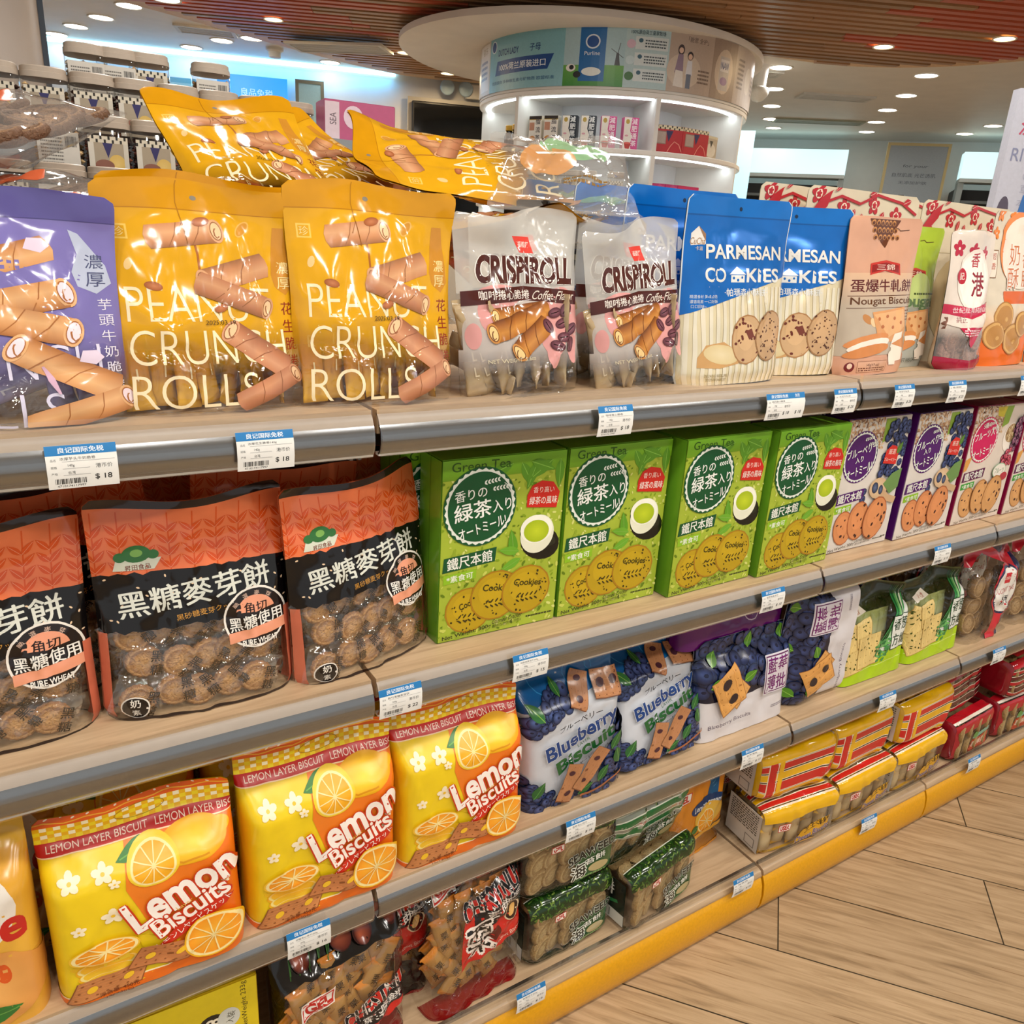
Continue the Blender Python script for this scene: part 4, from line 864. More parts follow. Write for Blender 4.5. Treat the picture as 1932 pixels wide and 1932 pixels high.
def art_redpk(v=0):
    A = Art(.2, .52); R_ = '#ac1420'; w = '#e6d8c8'
    if v:
        for i in range(6): A.R(0, 3+i*9, 100, 8+i*9, R_ if i % 2 else '#5a1c1c').R(0, 8+i*9, 100, 9+i*9, w)
        A.R(0, 58, 100, 70, R_).P([(20, 74), (76, 74), (76, 104), (20, 104)], R_).T('腰果酥', 50, 88, 14, '#f0d8b4', w=44, b=.04).E(76, 98, 12, 9, '#d8862c')
    else:
        A.R(0, 50, 100, 66, R_).R(0, 0, 100, 6, R_).R(0, 0, 8, 56, '#a3202a').R(92, 0, 100, 56, '#a3202a')
        A.P([(30, 10), (84, 14), (84, 34), (40, 30)], C('#c8482c', .85)).P([(44, 32), (84, 36), (84, 42), (44, 38)], '#7cae9c').T('腰果酥', 62, 24, 9, '#f2e0c8', w=34, rot=5, b=.03).E(50, 38, 6, 5, '#5c9a4c')
        A.R(0, 68, 100, 72, w).R(0, 72, 100, 84, R_)
    return A
def art_tag(price, wt, prod, wide=False):
    A = Art(.06*(1.5 if wide else 1), .041, '#e9e9e4'); H = A.h; k = 1/1.5 if wide else 1
    A.R(0, H-15*k, 100, H, '#1878b8').T('良记国际免税', 50 if not wide else 34, H-7.5*k, 8.5*k, '#eef4f8', w=64*k, b=.04)
    if wide: A.T('免税', 80, H-7.5*k, 6, '#eef4f8')
    A.T('品名', 10*k, H-22*k, 4*k, '#666', ).T(prod, 42*k, H-20*k, 4.6*k, '#333', w=46*k) if 0 else A.T('品名', 10*k, H-22*k, 4*k, '#666666').T(prod, 44*k, H-20.5*k, 4.8*k, '#333333', w=50*k)
    A.R(22*k, H-25*k, 96*k, H-24.4*k, '#999999')
    A.T('规格', 10*k, H-33*k, 4*k, '#666666').T(wt, 34*k, H-31.5*k, 5*k, '#333333').R(22*k, H-36*k, 60*k, H-35.4*k, '#999999').T('产地', 10*k, H-43*k, 4*k, '#666666').T('台湾', 34*k, H-42*k, 5*k, '#222222').R(22*k, H-46*k, 60*k, H-45.4*k, '#999999')
    A.T('港币价', 80*k, H-34*k, 7*k, '#333333', w=24*k).T('$ '+price, 78*k, H-52*k, 10*k, '#222222', w=24*k, b=.012)
    if wide: A.T('$ '+price, 84, H-52*k, 10*k, '#222222', w=24*k, b=.012)
    A.bar(10*k, 8*k, 54*k, 17*k).T('4710174117997', 32*k, 4.5*k, 3.6*k, '#333333', w=40*k)
    return A

# ---------------- the room ----------------
def wood_mat(name, c1, c2, scale=(1, 1, 1), rough=.5, rot=0, obj=False):
    m = bpy.data.materials.new(name); m.use_nodes = True; nt = m.node_tree; N = nt.nodes; L = nt.links; b = N['Principled BSDF']; b.inputs['Roughness'].default_value = rough
    tc = N.new('ShaderNodeTexCoord'); mp = N.new('ShaderNodeMapping'); mp.inputs['Rotation'].default_value = (0, 0, rot); mp.inputs['Scale'].default_value = scale
    nz = N.new('ShaderNodeTexNoise'); nz.inputs['Scale'].default_value = 8; nz.inputs['Detail'].default_value = 6; nz.inputs['Distortion'].default_value = .6
    cr = N.new('ShaderNodeValToRGB'); cr.color_ramp.elements[0].color = c1; cr.color_ramp.elements[1].color = c2; cr.color_ramp.elements[0].position = .35; cr.color_ramp.elements[1].position = .65
    L.new(tc.outputs['Object'], mp.inputs[0]); L.new(mp.outputs[0], nz.inputs[0]); L.new(nz.outputs['Fac'], cr.inputs[0]); L.new(cr.outputs[0], b.inputs['Base Color'])
    return m
M['deck'] = wood_mat('beige_laminate', C('#b89a78'), C('#cdb08c'), (1, 12, 12), .4)
M['woodlight'] = wood_mat('ceiling_wood_panel', C('#c8a378'), C('#dcba90'), (2, 14, 2), .5, math.radians(28))
def alu():
    m = mat('brushed_aluminium', .26, 0, 4, metal=1.0, attr=True, var=.04); nt = m.node_tree; N = nt.nodes; L = nt.links; b = N['Principled BSDF']
    tc = N.new('ShaderNodeTexCoord'); mp = N.new('ShaderNodeMapping'); mp.inputs['Scale'].default_value = (.6, 300, 300); nz = N.new('ShaderNodeTexNoise'); nz.inputs['Scale'].default_value = 2; nz.inputs['Detail'].default_value = 3
    mr = N.new('ShaderNodeMapRange'); mr.inputs['To Min'].default_value = .12; mr.inputs['To Max'].default_value = .34
    L.new(tc.outputs['Object'], mp.inputs[0]); L.new(mp.outputs[0], nz.inputs[0]); L.new(nz.outputs['Fac'], mr.inputs['Value']); L.new(mr.outputs[0], b.inputs['Roughness'])
    return m
M['alu'] = alu()
def floor_mat():
    m = bpy.data.materials.new('wood_plank_tiles'); m.use_nodes = True; nt = m.node_tree; N = nt.nodes; L = nt.links; b = N['Principled BSDF']
    tc = N.new('ShaderNodeTexCoord'); mp = N.new('ShaderNodeMapping'); mp.inputs['Rotation'].default_value = (0, 0, math.radians(50)); mp.inputs['Location'].default_value = (-.21, -.037, 0)
    L.new(tc.outputs['Object'], mp.inputs[0])
    br = N.new('ShaderNodeTexBrick'); br.inputs['Scale'].default_value = 1; br.inputs['Brick Width'].default_value = .93; br.inputs['Row Height'].default_value = .195; br.inputs['Mortar Size'].default_value = .0016; br.inputs['Mortar Smooth'].default_value = .1
    br.inputs['Color1'].default_value = (0, 0, 0, 1); br.inputs['Color2'].default_value = (1, 1, 1, 1); br.offset = .5
    L.new(mp.outputs[0], br.inputs[0])
    ad = N.new('ShaderNodeVectorMath'); ad.operation = 'MULTIPLY_ADD'; ad.inputs[1].default_value = (3.7, 3.7, 3.7); L.new(br.outputs['Color'], ad.inputs[0]); L.new(mp.outputs[0], ad.inputs[2])
    m2 = N.new('ShaderNodeMapping'); m2.inputs['Scale'].default_value = (1.6, 24, 1); L.new(ad.outputs[0], m2.inputs[0])
    nz = N.new('ShaderNodeTexNoise'); nz.inputs['Scale'].default_value = 3.2; nz.inputs['Detail'].default_value = 7; nz.inputs['Roughness'].default_value = .62; nz.inputs['Distortion'].default_value = .7; L.new(m2.outputs[0], nz.inputs[0])
    cr = N.new('ShaderNodeValToRGB'); e = cr.color_ramp.elements; e[0].position = .28; e[0].color = C('#8b7254'); e[1].position = .62; e[1].color = C('#c2a682'); q = e.new(.45); q.color = C('#b09470')
    L.new(nz.outputs['Fac'], cr.inputs[0])
    m3 = N.new('ShaderNodeMapping'); m3.inputs['Scale'].default_value = (2.5, 90, 1); L.new(ad.outputs[0], m3.inputs[0])
    n3 = N.new('ShaderNodeTexNoise'); n3.inputs['Scale'].default_value = 2; n3.inputs['Detail'].default_value = 2; L.new(m3.outputs[0], n3.inputs[0])
    c3 = N.new('ShaderNodeValToRGB'); c3.color_ramp.elements[0].position = .66; c3.color_ramp.elements[0].color = (1, 1, 1, 1); c3.color_ramp.elements[1].position = .72; c3.color_ramp.elements[1].color = (.6, .52, .42, 1); L.new(n3.outputs['Fac'], c3.inputs[0])
    mu = N.new('ShaderNodeMix'); mu.data_type = 'RGBA'; mu.blend_type = 'MULTIPLY'; mu.inputs[0].default_value = 1; L.new(cr.outputs[0], mu.inputs[6]); L.new(c3.outputs[0], mu.inputs[7])
    tn = N.new('ShaderNodeMapRange'); tn.inputs['To Min'].default_value = .86; tn.inputs['To Max'].default_value = 1.08; L.new(br.outputs['Color'], tn.inputs['Value'])
    m5 = N.new('ShaderNodeMix'); m5.data_type = 'RGBA'; m5.blend_type = 'MULTIPLY'; m5.inputs[0].default_value = 1; L.new(mu.outputs[2], m5.inputs[6]); L.new(tn.outputs[0], m5.inputs[7])
    m4 = N.new('ShaderNodeMix'); m4.data_type = 'RGBA'; m4.inputs[7].default_value = C('#3a3020'); L.new(br.outputs['Fac'], m4.inputs[0]); L.new(m5.outputs[2], m4.inputs[6]); L.new(m4.outputs[2], b.inputs['Base Color'])
    b.inputs['Roughness'].default_value = .42
    return m
M['floor'] = floor_mat()
WHT = C('#d9d4cc'); PT = M['painted']
def struct(name, mb, **k): o = mb.build(name, **k); o['kind'] = 'structure'; return o
mb = MB(); mb.box(-3.2, -4.2, -.1, 14, 10.2, 0, WHT, M['floor']); struct('floor', mb)
mb = MB(); mb.box(-3.2, -4.2, 2.8, 14, 12.2, 2.9, C('#dcd6cc'), PT); struct('ceiling', mb)
def wall(name, a, b, t=.1, z1=2.8, col='#dcd8d2'):
    mb = MB(); d = Vector((b[0]-a[0], b[1]-a[1])).normalized(); n = Vector((-d.y, d.x))*t; A_, B_ = Vector(a), Vector(b)
    q = [A_, B_, B_+n, A_+n]; mb.add([(p.x, p.y, z) for z in (0, z1) for p in q], [(0, 3, 2, 1), (4, 5, 6, 7), (0, 1, 5, 4), (1, 2, 6, 5), (2, 3, 7, 6), (3, 0, 4, 7)], C(col), PT); struct(name, mb)
wall('wall_back', (-3, 10.28), (4.2, 7.66)); wall('wall_alcove', (4.2, 7.66), (6.3, 7.6)); wall('wall_side', (6.3, 7.6), (7.9, 9.4))
wall('wall_far', (7.9, 9.4), (11.6, 4.4)); wall('wall_right', (11.6, 4.4), (11.2, 1.2)); wall('wall_left', (-3, 2.2), (-3, 10.28))
# round pillar at the left
mb = MB(); mb.lathe([(.46, 0), (.46, 2.8)], C('#d5cbc2'), PT, 48); struct('wall_pillar', mb, smooth=True, loc=(-.12, 5.0, 0), ang=.6)
mb = MB(); mb.box(-.012, -.012, 0, .012, .012, 2.8, C('#3a4858'), PT); struct('trim_1', mb, loc=(.345, 4.93, 0))
# cove light along the back wall
mb = MB(); a, b = Vector((.3, 9.07)), Vector((3.5, 7.905)); n = Vector((-.34, -.94))*.03
mb.add([(p.x+o_.x, p.y+o_.y, z) for p in (a, b) for o_ in (Vector((0, 0)), n) for z in (2.765, 2.798)], [(0, 1, 3, 2), (4, 6, 7, 5), (0, 4, 5, 1), (2, 3, 7, 6), (0, 2, 6, 4), (1, 5, 7, 3)], (1, 1, 1, 1), emit('cove_tube', (.35, .8, 1, 1), 4))
tag(mb.build('cove_light'), 'long bright blue strip light along the top of the far left wall', 'strip light')
def area(name, loc, rot, sx, sy, power, col, parent=None, shape='RECTANGLE', spread=math.pi):
    l = bpy.data.lights.new(name, 'AREA'); l.shape = shape; l.size = sx; l.size_y = sy; l.energy = power; l.color = col; l.spread = spread
    o = bpy.data.objects.new(name, l); COL.objects.link(o); o.location = loc; o.rotation_euler = rot; o.parent = parent; return o
wd = math.atan2(-1.165, 3.2)
cl = area('cove_glow', (1.9, 8.42, 2.76), (math.radians(-10), 0, wd), 3.3, .06, 13, (.1, .5, 1.0))
# wooden slat ceiling raft with a curved outline
poly = [(-.8, 6.4), (1.0, 6.85), (1.73, 7.18), (2.4, 7.46), (3.09, 7.7), (3.7, 7.76), (4.6, 7.3), (5.3, 6.3), (5.3, 5.4), (4.95, 4.75), (5.35, 4.66), (5.75, 4.52), (6.15, 4.12), (6.38, 3.53), (6.4, 2.4), (5.6, .8), (4, -.6), (1.5, -1.2), (-.8, -1.2)]
def sm(p, k=3):
    for _ in range(k):
        o = []
        for i in range(len(p)): a, b = p[i], p[(i+1) % len(p)]; o += [(.75*a[0]+.25*b[0], .75*a[1]+.25*b[1]), (.25*a[0]+.75*b[0], .25*a[1]+.75*b[1])]
        p = o
    return p
poly = sm(poly, 2); n = len(poly)
mb = MB(); t3 = tri(poly); mb.add([(x, y, 2.76) for x, y in poly]+[(x, y, 2.79) for x, y in poly], [tuple(t) for t in t3]+[(i, (i+1) % n, n+(i+1) % n, n+i) for i in range(n)], WHT, M['woodlight'])
struct('ceiling_raft', mb)
mb = MB(); rd = math.radians(-27); dx, dy = math.cos(rd), math.sin(rd); nx_, ny_ = -dy, dx; rn = random.Random(2)
inner = [(x+(3.0-x)*.045, y+(3.4-y)*.045) for x, y in poly]
s = -3.0
while s < 9.5:
    hits = []
    for i in range(n):
        p, q = inner[i], inner[(i+1) % n]; a, b = p[0]*nx_+p[1]*ny_-s, q[0]*nx_+q[1]*ny_-s
        if (a < 0) != (b < 0): t = a/(a-b); hits.append((p[0]+t*(q[0]-p[0]))*dx+(p[1]+t*(q[1]-p[1]))*dy)
    hits.sort()
    for h0, h1 in zip(hits[::2], hits[1::2]):
        h = h0
        while h < h1-.05:
            e = min(h1, h+rn.uniform(1.1, 1.7)); mx_, my_ = dx*(h+e)/2+nx_*s, dy*(h+e)/2+ny_*s
            red = (mx_ > 4.7 and my_ < 3.75 and mx_-my_ > 1.6) or (mx_ < 2.35 and 5.2 < my_ < 6.5)  # redder slats: glow of the amber lamps painted into the wood colour
            col = C('#b85a3a') if red else C(rn.choice(('#a07850', '#94704a', '#aa8058')))
            vs = [(dx*l+nx_*(s+w), dy*l+ny_*(s+w), z) for z in (2.742, 2.762) for w in (-.026, .026) for l in (h, e-.004)]
            mb.add(vs, [(0, 2, 3, 1), (4, 5, 7, 6), (0, 1, 5, 4), (2, 6, 7, 3), (0, 4, 6, 2), (1, 3, 7, 5)], col, M['card']); h = e
    s += .098
tag(mb.build('ceiling_slats'), kind='structure')
# white disc over the round display
mb = MB(); mb.lathe([(1.33, 2.63), (1.37, 2.65), (1.37, 2.69), (1.3, 2.7)], C('#e2dcd2'), PT, 72, sy=.93); struct('ceiling_disc', mb, smooth=True, loc=(3.93, 5.48, 0), ang=.7)

# ---------------- ceiling fittings ----------------
ORD = 'first second third fourth fifth sixth seventh eighth'.split()
def downlight(x, y, z=2.8, r=.085, power=None, amber=False, label='', group='round ceiling downlights'):
    t = thing('downlight', label, 'ceiling light', (x, y, z), group=group)
    mb = MB(); n = 28; vs = []
    for rr, zz in ((r, -.001), (r*1.18, -.001), (r*1.16, -.008), (r*1.0, -.006)): vs += [(rr*math.cos(2*math.pi*i/n), rr*math.sin(2*math.pi*i/n), zz) for i in range(n)]
    mb.add(vs, [(j*n+i, j*n+(i+1) % n, ((j+1) % 4)*n+(i+1) % n, ((j+1) % 4)*n+i) for j in range(4) for i in range(n)], C('#e8e4dc'), PT); mb.build('trim_ring', t)
    mb = MB(); mb.lathe([(r*.2, -.0035), (r, -.003), (r, -.002)], (1, 1, 1, 1), M['lampamber' if amber else 'lampwarm'], n); mb.build('diffuser', t)
    if power: area('lamp', (0, 0, -.03), (0, 0, 0), r*2, r*2, power, (1, .72, .4) if amber else (1, .955, .89), t, 'DISK')
for i, (x, y) in enumerate([(6.56, 4.38), (7.22, 4.98), (7.79, 5.55), (8.38, 6.08), (8.95, 6.6)]): downlight(x, y, power=LAMP_W if i < 3 else None, label=f'{ORD[i]} white downlight from the slats in the row towards the fridges')
for i, (x, y) in enumerate([(5.6, 5.04), (6.26, 5.68), (6.95, 6.3), (7.6, 6.87), (8.14, 7.3)]): downlight(x, y, power=LAMP_W if i < 2 else None, label=f'{ORD[i]} white downlight from the slats in the row beside the round display')
for i, (x, y) in enumerate([(9.24, 5.27), (9.63, 5.8)]): downlight(x, y, label=('larger' if i == 0 else 'smaller')+' of the two white downlights beside the tall white poster panel')
for i, (x, y) in enumerate([(1.2, 6.45), (1.07, 7.14), (.95, 7.72), (.82, 8.24), (.71, 8.74)]):
    downlight(x, y, 2.742 if i == 0 else 2.8, power=LAMP_W if i in (0, 2) else None, label=f'{ORD[i]} white downlight, counted from the near end, beside the white pillar')
for i, (x, y, r) in enumerate([(1.6, 7.12, .12), (2.04, 7.5, .085), (1.87, 7.8, .085), (1.73, 8.32, .085), (2.86, 7.93, .085)]):
    downlight(x, y, r=r, power=LAMP_W if i == 0 else None, label=('large oval downlight at the curved edge of the wood slats', 'white downlight left of the grey ceiling vent', 'white downlight between the smoke alarm row and the big one', 'small white downlight above the glass jars, nearest the blue strip', 'white downlight right at the end of the blue strip light')[i])
for i, (x, y) in enumerate([(1.91, 6.44), (3.05, 6.7), (3.7, 7.2), (5.3, 3.9), (5.6, 3.25)]):
    downlight(x, y, 2.742, r=.06, power=9, amber=True, group='amber spotlights in the wood slats', label=('amber spotlight in the reddish slats at the top edge', 'amber spotlight between the grey vent and the white disc', 'amber spotlight in the slats nearest the black television', 'amber spotlight in the brown slats right of the round display', 'amber spotlight in the reddish slats at the right')[i])
# lamps of the aisle the picture was taken from
k = 0
for x in (-.75, .15, 1.05, 1.95, 2.85):
    for y in (-1.0, -.05):
        downlight(x+.2, y, 2.742, r=.09, power=NEAR_W, label=f'{"near" if y < -.5 else "shelf side"} downlight over the aisle, number {k//2+1} from the left end', group='downlights over the aisle'); k += 1
for x, y in ((.4, 1.9), (1.7, 1.9), (3.0, 1.9), (.6, 3.4), (2.4, 3.4), (4.2, 2.4)): downlight(x, y, 2.742, r=.09, power=NEAR_W, label=f'downlight behind the biscuit shelves, {"first" if y < 2.5 else "second"} row, {x:.0f} metres along', group='downlights behind the biscuit shelves')
def vent(x, y, w, h, rot, label, nsl=8, z=2.8, c='#c9c7c0'):
    t = thing('ceiling_vent', label, 'vent', (x, y, z-.012), (0, 0, rot), 'ceiling vents'); mb = MB()
    for a in ((-w/2-.03, -h/2-.03, w/2+.03, -h/2), (-w/2-.03, h/2, w/2+.03, h/2+.03), (-w/2-.03, -h/2, -w/2, h/2), (w/2, -h/2, w/2+.03, h/2)): mb.box(a[0], a[1], -.006, a[2], a[3], .012, C(c), PT)
    mb.build('frame', t); mb = MB(); mb.box(-w/2, -h/2, .008, w/2, h/2, .011, C('#4c4c4a'), PT); mb.build('backing', t); mb = MB()
    for i in range(nsl): q = -h/2+h*(i+.5)/nsl; mb.box(-w/2, q-h/nsl*.3, -.002, w/2, q+h/nsl*.3, .004, C(c), PT)
    mb.build('slats', t)
vent(2.5, 6.72, .72, .26, math.radians(-42), 'long grey air vent set in the wood slats at the upper left', 10, 2.7)
vent(5.55, 5.35, .5, .16, math.radians(-30), 'white ribbed air vent beside the security camera', 6); vent(6.9, 5.5, .62, .2, math.radians(-32), 'faint white air vent among the downlights at the right', 6); vent(8.0, 6.55, .9, .2, math.radians(-40), 'wide air vent on the ceiling above the dark fridges', 4, c='#9aa08c')
vent(1.68, 7.5, .4, .2, math.radians(-20), 'pale grey air vent left of the smoke alarm', 5)
mb = MB(); mb.lathe([(.03, -.075), (.05, -.07), (.055, -.03), (.075, -.02), (.075, 0)], C('#e3e0d8'), PT, 24); tag(mb.build('smoke_alarm', smooth=True, loc=(2.3, 7.75, 2.8), ang=.7), 'small white round alarm on the ceiling above the blue wall', 'smoke alarm')
t = thing('security_camera', 'white dome security camera hanging beside the round display', 'security camera', (5.45, 5.1, 2.8)); mb = MB(); mb.lathe([(.05, -.16), (.055, -.02), (.07, 0)], C('#e9e6df'), PT, 20); mb.build('stem', t, True, ang=.7); mb = MB(); mb.lathe([(.0, -.27), (.04, -.26), (.075, -.22), (.085, -.17), (.05, -.155)], C('#d8d4cc'), M['card'], 24); mb.build('dome', t, True)
# ---------------- far background ----------------
def panel(name, x, y, z0, w, h, rot, art, label, cat, th=.03, m='card', frame=None):
    mb = MB(); mb.box(-w/2, 0, 0, w/2, th, h, C(art.bg), M[m]); P = np.array([[(-w/2, 0, 0), (w/2, 0, 0)], [(-w/2, 0, h), (w/2, 0, h)]]); lay_art(mb, art, Surf([0, 100], [0, art.h], P), M[m], off0=.001, step=.0003, cut=False)
    if frame: mb.box(-w/2-.03, -.005, -.03, -w/2, th, h+.03, C(frame), PT); mb.box(w/2, -.005, -.03, w/2+.03, th, h+.03, C(frame), PT); mb.box(-w/2, -.005, h, w/2, th, h+.03, C(frame), PT)
    return tag(mb.build(name, loc=(x, y, z0), rot=(0, 0, rot)), label, cat)
FA0 = math.radians(-46); M['cyanlit'] = mat('cyan_lit_glass', .2, em=(.35, .85, 1, 1), ems=.8, var=0)
M['blueled'] = mat('lit_screen', .3, em=(.02, .3, .8, 1), ems=1.2, var=0)
A = Art(.6, .35, '#1270b8').R(0, 0, 100, 22, '#0f4c86').T('良品免税', 56, 36, 11, '#cfe8f8', b=.04).dash(30, 10, 50, 8, 2, '#9cc8e8')
panel('lit_sign', 2.24, 8.28, 2.28, .62, .36, wd, A, 'small glowing blue sign on the blue wall above the jars', 'sign', m='blueled')
A = Art(.3, .36, '#9fc8d8'); panel('wall_cabinet', 2.72, 8.1, 2.26, .2, .36, wd, A, 'pale framed cabinet window right of the glowing blue sign', 'cabinet', frame='#77786c')
A = Art(.9, .4, '#4fa4d4').R(0, 0, 100, 40, '#7fc0e4').E(40, 22, 5, 14, '#14506c').E(58, 14, 4, 9, '#14506c').E(50, 26, 40, 12, C('#bfe4f4', .5)); panel('wall_poster', 1.45, 8.58, 2.15, .7, .42, wd, A, 'pale blue advert with two dark bottles behind the stacked jars', 'poster')
panel('lit_glass_screen', 5.58, 5.3, 0, .16, 2.35, FA0, Art(.16, 2.35, '#c8ecf4'), 'bright cyan lit glass edge right behind the round display', 'glass panel', m='cyanlit')
# television
t = thing('television', 'black flat television mounted behind the yellow bags, by the round display', 'television', (4.02, 7.66, 1.5), (0, 0, wd)); mb = MB(); mb.box(-.42, -.09, 0, .42, -.03, 1.06, C('#101114'), M['card']); mb.build('housing', t, bevel=.008); mb = MB(); mb.box(-.4, -.094, .02, .4, -.0905, 1.04, C('#030405'), mat('tv_glass', .08, var=0)); mb.build('screen', t); mb = MB(); mb.box(-.46, -.03, -.1, .46, 0, 1.1, C('#b8b4ac'), PT); mb.build('wall_plate', t)
t = thing('emergency_light', 'white twin emergency light box above the television', 'emergency light', (4.25, 7.55, 2.62), (0, 0, wd)); mb = MB(); mb.box(-.16, -.05, 0, .16, .03, .13, C('#d5d2c9'), PT); mb.build('housing', t, bevel=.01)
for sx in (-.34, -.16):
    mb = MB(); mb.lathe([(.01, -.04), (.05, -.03), (.07, .03), (.06, .04)], C('#a8c0d0'), M['card'], 20); o = mb.build('lamp_head', t, True, loc=(sx, -.03, .08), rot=(math.radians(90), 0, 0))
# lit display cases, far right
def fridge(x, y, w, rot, label):
    t = thing('display_fridge', label, 'fridge', (x, y, 0), (0, 0, rot), 'open display fridges'); mb = MB(); mb.box(-w/2, 0, 0, w/2, .6, 2.22, C('#15181a'), PT); mb.box(-w/2, -.25, 0, -w/2+.06, 0, 2.3, C('#9aa6a8'), PT); mb.box(w/2-.06, -.25, 0, w/2, 0, 2.3, C('#9aa6a8'), PT); mb.build('cabinet', t)
    mb = MB(); mb.box(-w/2, -.3, 2.32, w/2, 0, 2.6, C('#d8e6e6'), mat('lit_fascia', .3, em=(.6, .95, 1, 1), ems=.9, var=0)); mb.box(-w/2, -.31, 2.28, w/2, 0, 2.32, C('#c2ced0'), PT); mb.build('fascia', t)
    for z in (2.06, 1.8, 1.5): mb = MB(); mb.box(-w/2+.06, -.22, z, w/2-.06, 0, z+.03, C('#6a7274'), PT); mb.build('shelf', t)
fr = math.atan2(-5.0, 3.7); fx, fy = math.cos(fr), math.sin(fr)
fridge(8.62, 7.55, 1.6, fr, 'dark open display fridge with a glowing canopy, right of the round display'); fridge(10.15, 5.45, 1.1, fr, 'second dark display fridge with a curved white top beside the poster panel')
A = Art(.8, 1.3, '#8f9aa2').T('for your', 50, 130, 6, '#4a545c', w=44, sh=.2).T('自然肌底 光芒透肌', 50, 116, 6.5, '#4a545c', w=76).T('无添加护肤', 50, 104, 5, '#4a545c', w=50).R(30, 60, 40, 84, '#3a3c40').R(52, 60, 60, 80, '#5a4a44').R(84, 56, 96, 78, '#2c2c30').R(20, 40, 70, 60, '#b89078')
A.bg = '#8f9aa2'; panel('pillar_advert', 9.28, 6.1, 1.55, .62, 1.1, fr+.1, A, 'grey pillar advert with small bottles between the two fridges', 'poster', frame='#b8a878')
A = Art(.8, 1.1, '#cfd3e2').T('滢税', 13, 119, 9, '#c84a6c', w=17, b=.04, sh=.1).T('人', 27, 119, 8, '#c84a6c', b=.04).T('RICQLES', 18, 104, 8, '#8c93b4', w=30).TV('·草本', 14, 94, 5, '#b4b8cc', 7).P([(12, 62), (28, 62), (30, 86), (14, 84)], '#3a78c4').E(22, 72, 5, 6, '#c85a6c').E(5, 74, 3, 9, '#5c5466')
panel('standing_poster', 3.86, 1.72, 1.05, .8, .995, math.radians(-32), A, 'tall white poster panel at the right edge of the view', 'poster', th=.05)
mb = MB(); mb.box(-.36, .005, 0, .36, .045, 1.06, C('#c8c4bc'), PT); tag(mb.build('poster_stand', loc=(3.86, 1.72, 0), rot=(0, 0, math.radians(-32))), 'plain base board under the tall white poster panel', 'stand')

# ---------------- round display ----------------
RC = (4.05, 5.21); RR = .98; FA = math.atan2(-RC[1], -RC[0])
def rp(phi, r, z=0):   # phi in degrees, + to the right as seen from the aisle
    a = FA+math.radians(phi); return (r*math.cos(a), r*math.sin(a), z)
drum = thing('round_display', 'round white shelf tower with adverts around its top, under the white disc', 'display shelf', (RC[0], RC[1], 0))
mb = MB(); mb.lathe([(.55, 0), (.55, 2.6)], C('#dfe0e2'), PT, 64); mb.build('core', drum, True, ang=.7)
levels = [2.29, 1.955, 1.62, 1.28, .94, .6, .2]
for z in levels:
    mb = MB(); mb.lathe([(.54, z-.03), (RR-.004, z-.03), (RR, z-.026), (RR, z-.004), (RR-.004, z), (.54, z)], C('#e6e3dd'), PT, 72); mb.build('shelf', drum, True, ang=.6)
for phi in (-40, 17.5, 68, 120, 170, -94):
    mb = MB(); a = FA+math.radians(phi); k, q = math.cos(a), math.sin(a); vs = []
    for z in (.15, 2.27):
        for r in (.53, RR-.002):
            for w in (-.014, .014): vs.append((r*k-w*q, r*q+w*k, z))
    mb.add(vs, [(0, 1, 3, 2), (4, 6, 7, 5), (0, 4, 5, 1), (2, 3, 7, 6), (0, 2, 6, 4), (1, 5, 7, 3)], C('#e3e0da'), PT); mb.build('divider', drum)
for z in levels[:4]:
    mb = MB(); n = 90; vs = [rp(-100+200*i/n, r, zz) for r in (.90, .93) for zz in (z-.036, z-.031) for i in range(n+1)]; m_ = n+1
    mb.add(vs, [f for i in range(n) for f in ((i, i+1, m_+i+1, m_+i), (2*m_+i, 3*m_+i, 3*m_+i+1, 2*m_+i+1), (i, 2*m_+i, 2*m_+i+1, i+1), (m_+i, m_+i+1, 3*m_+i+1, 3*m_+i))], (1, 1, 1, 1), M['led']); mb.build('light_strip', drum)
A = Art(3.08, .39, '#d9cfc4'); k = 100/180
X = lambda phi: 50+phi*k
H_ = A.h
A.R(0, 0, X(-60), H_, '#cdbfa8').R(X(-74), 1, X(-61), H_-1, '#e6dfd6').T('喜乐', X(-66), H_-2.5, 1.6, '#a08a5c').dash(X(-72), 3, 5, 5, 4, '#8a8a9c')
A.R(X(-60), 0, X(-19.4), H_, '#8ebfca', '#7db4be').E(X(-56.5), 10.2, 1.2, 1.4, '#e6eef2').E(X(-56.5), 10.2, .95, 1.15, '#1c4a86')
A.T('DUTCH LADY', X(-46.5), 8.6, 1.35, '#143c74', w=7, b=.02).T('子母', X(-32), 8.7, 1.5, '#143c74', w=2.8, b=.05)
A.P([(X(-55), 3.6), (X(-26), 3.8), (X(-23.5), 7), (X(-53.5), 6.8)], '#1f4c8e').T('100%荷兰原装进口', X(-39.5), 5.3, 1.6, '#e6eef6', w=14, b=.02).T('优质蛋白 多种维生素与矿物质 欧盟标准', X(-40), 2, .8, '#2c5c8c', w=19)
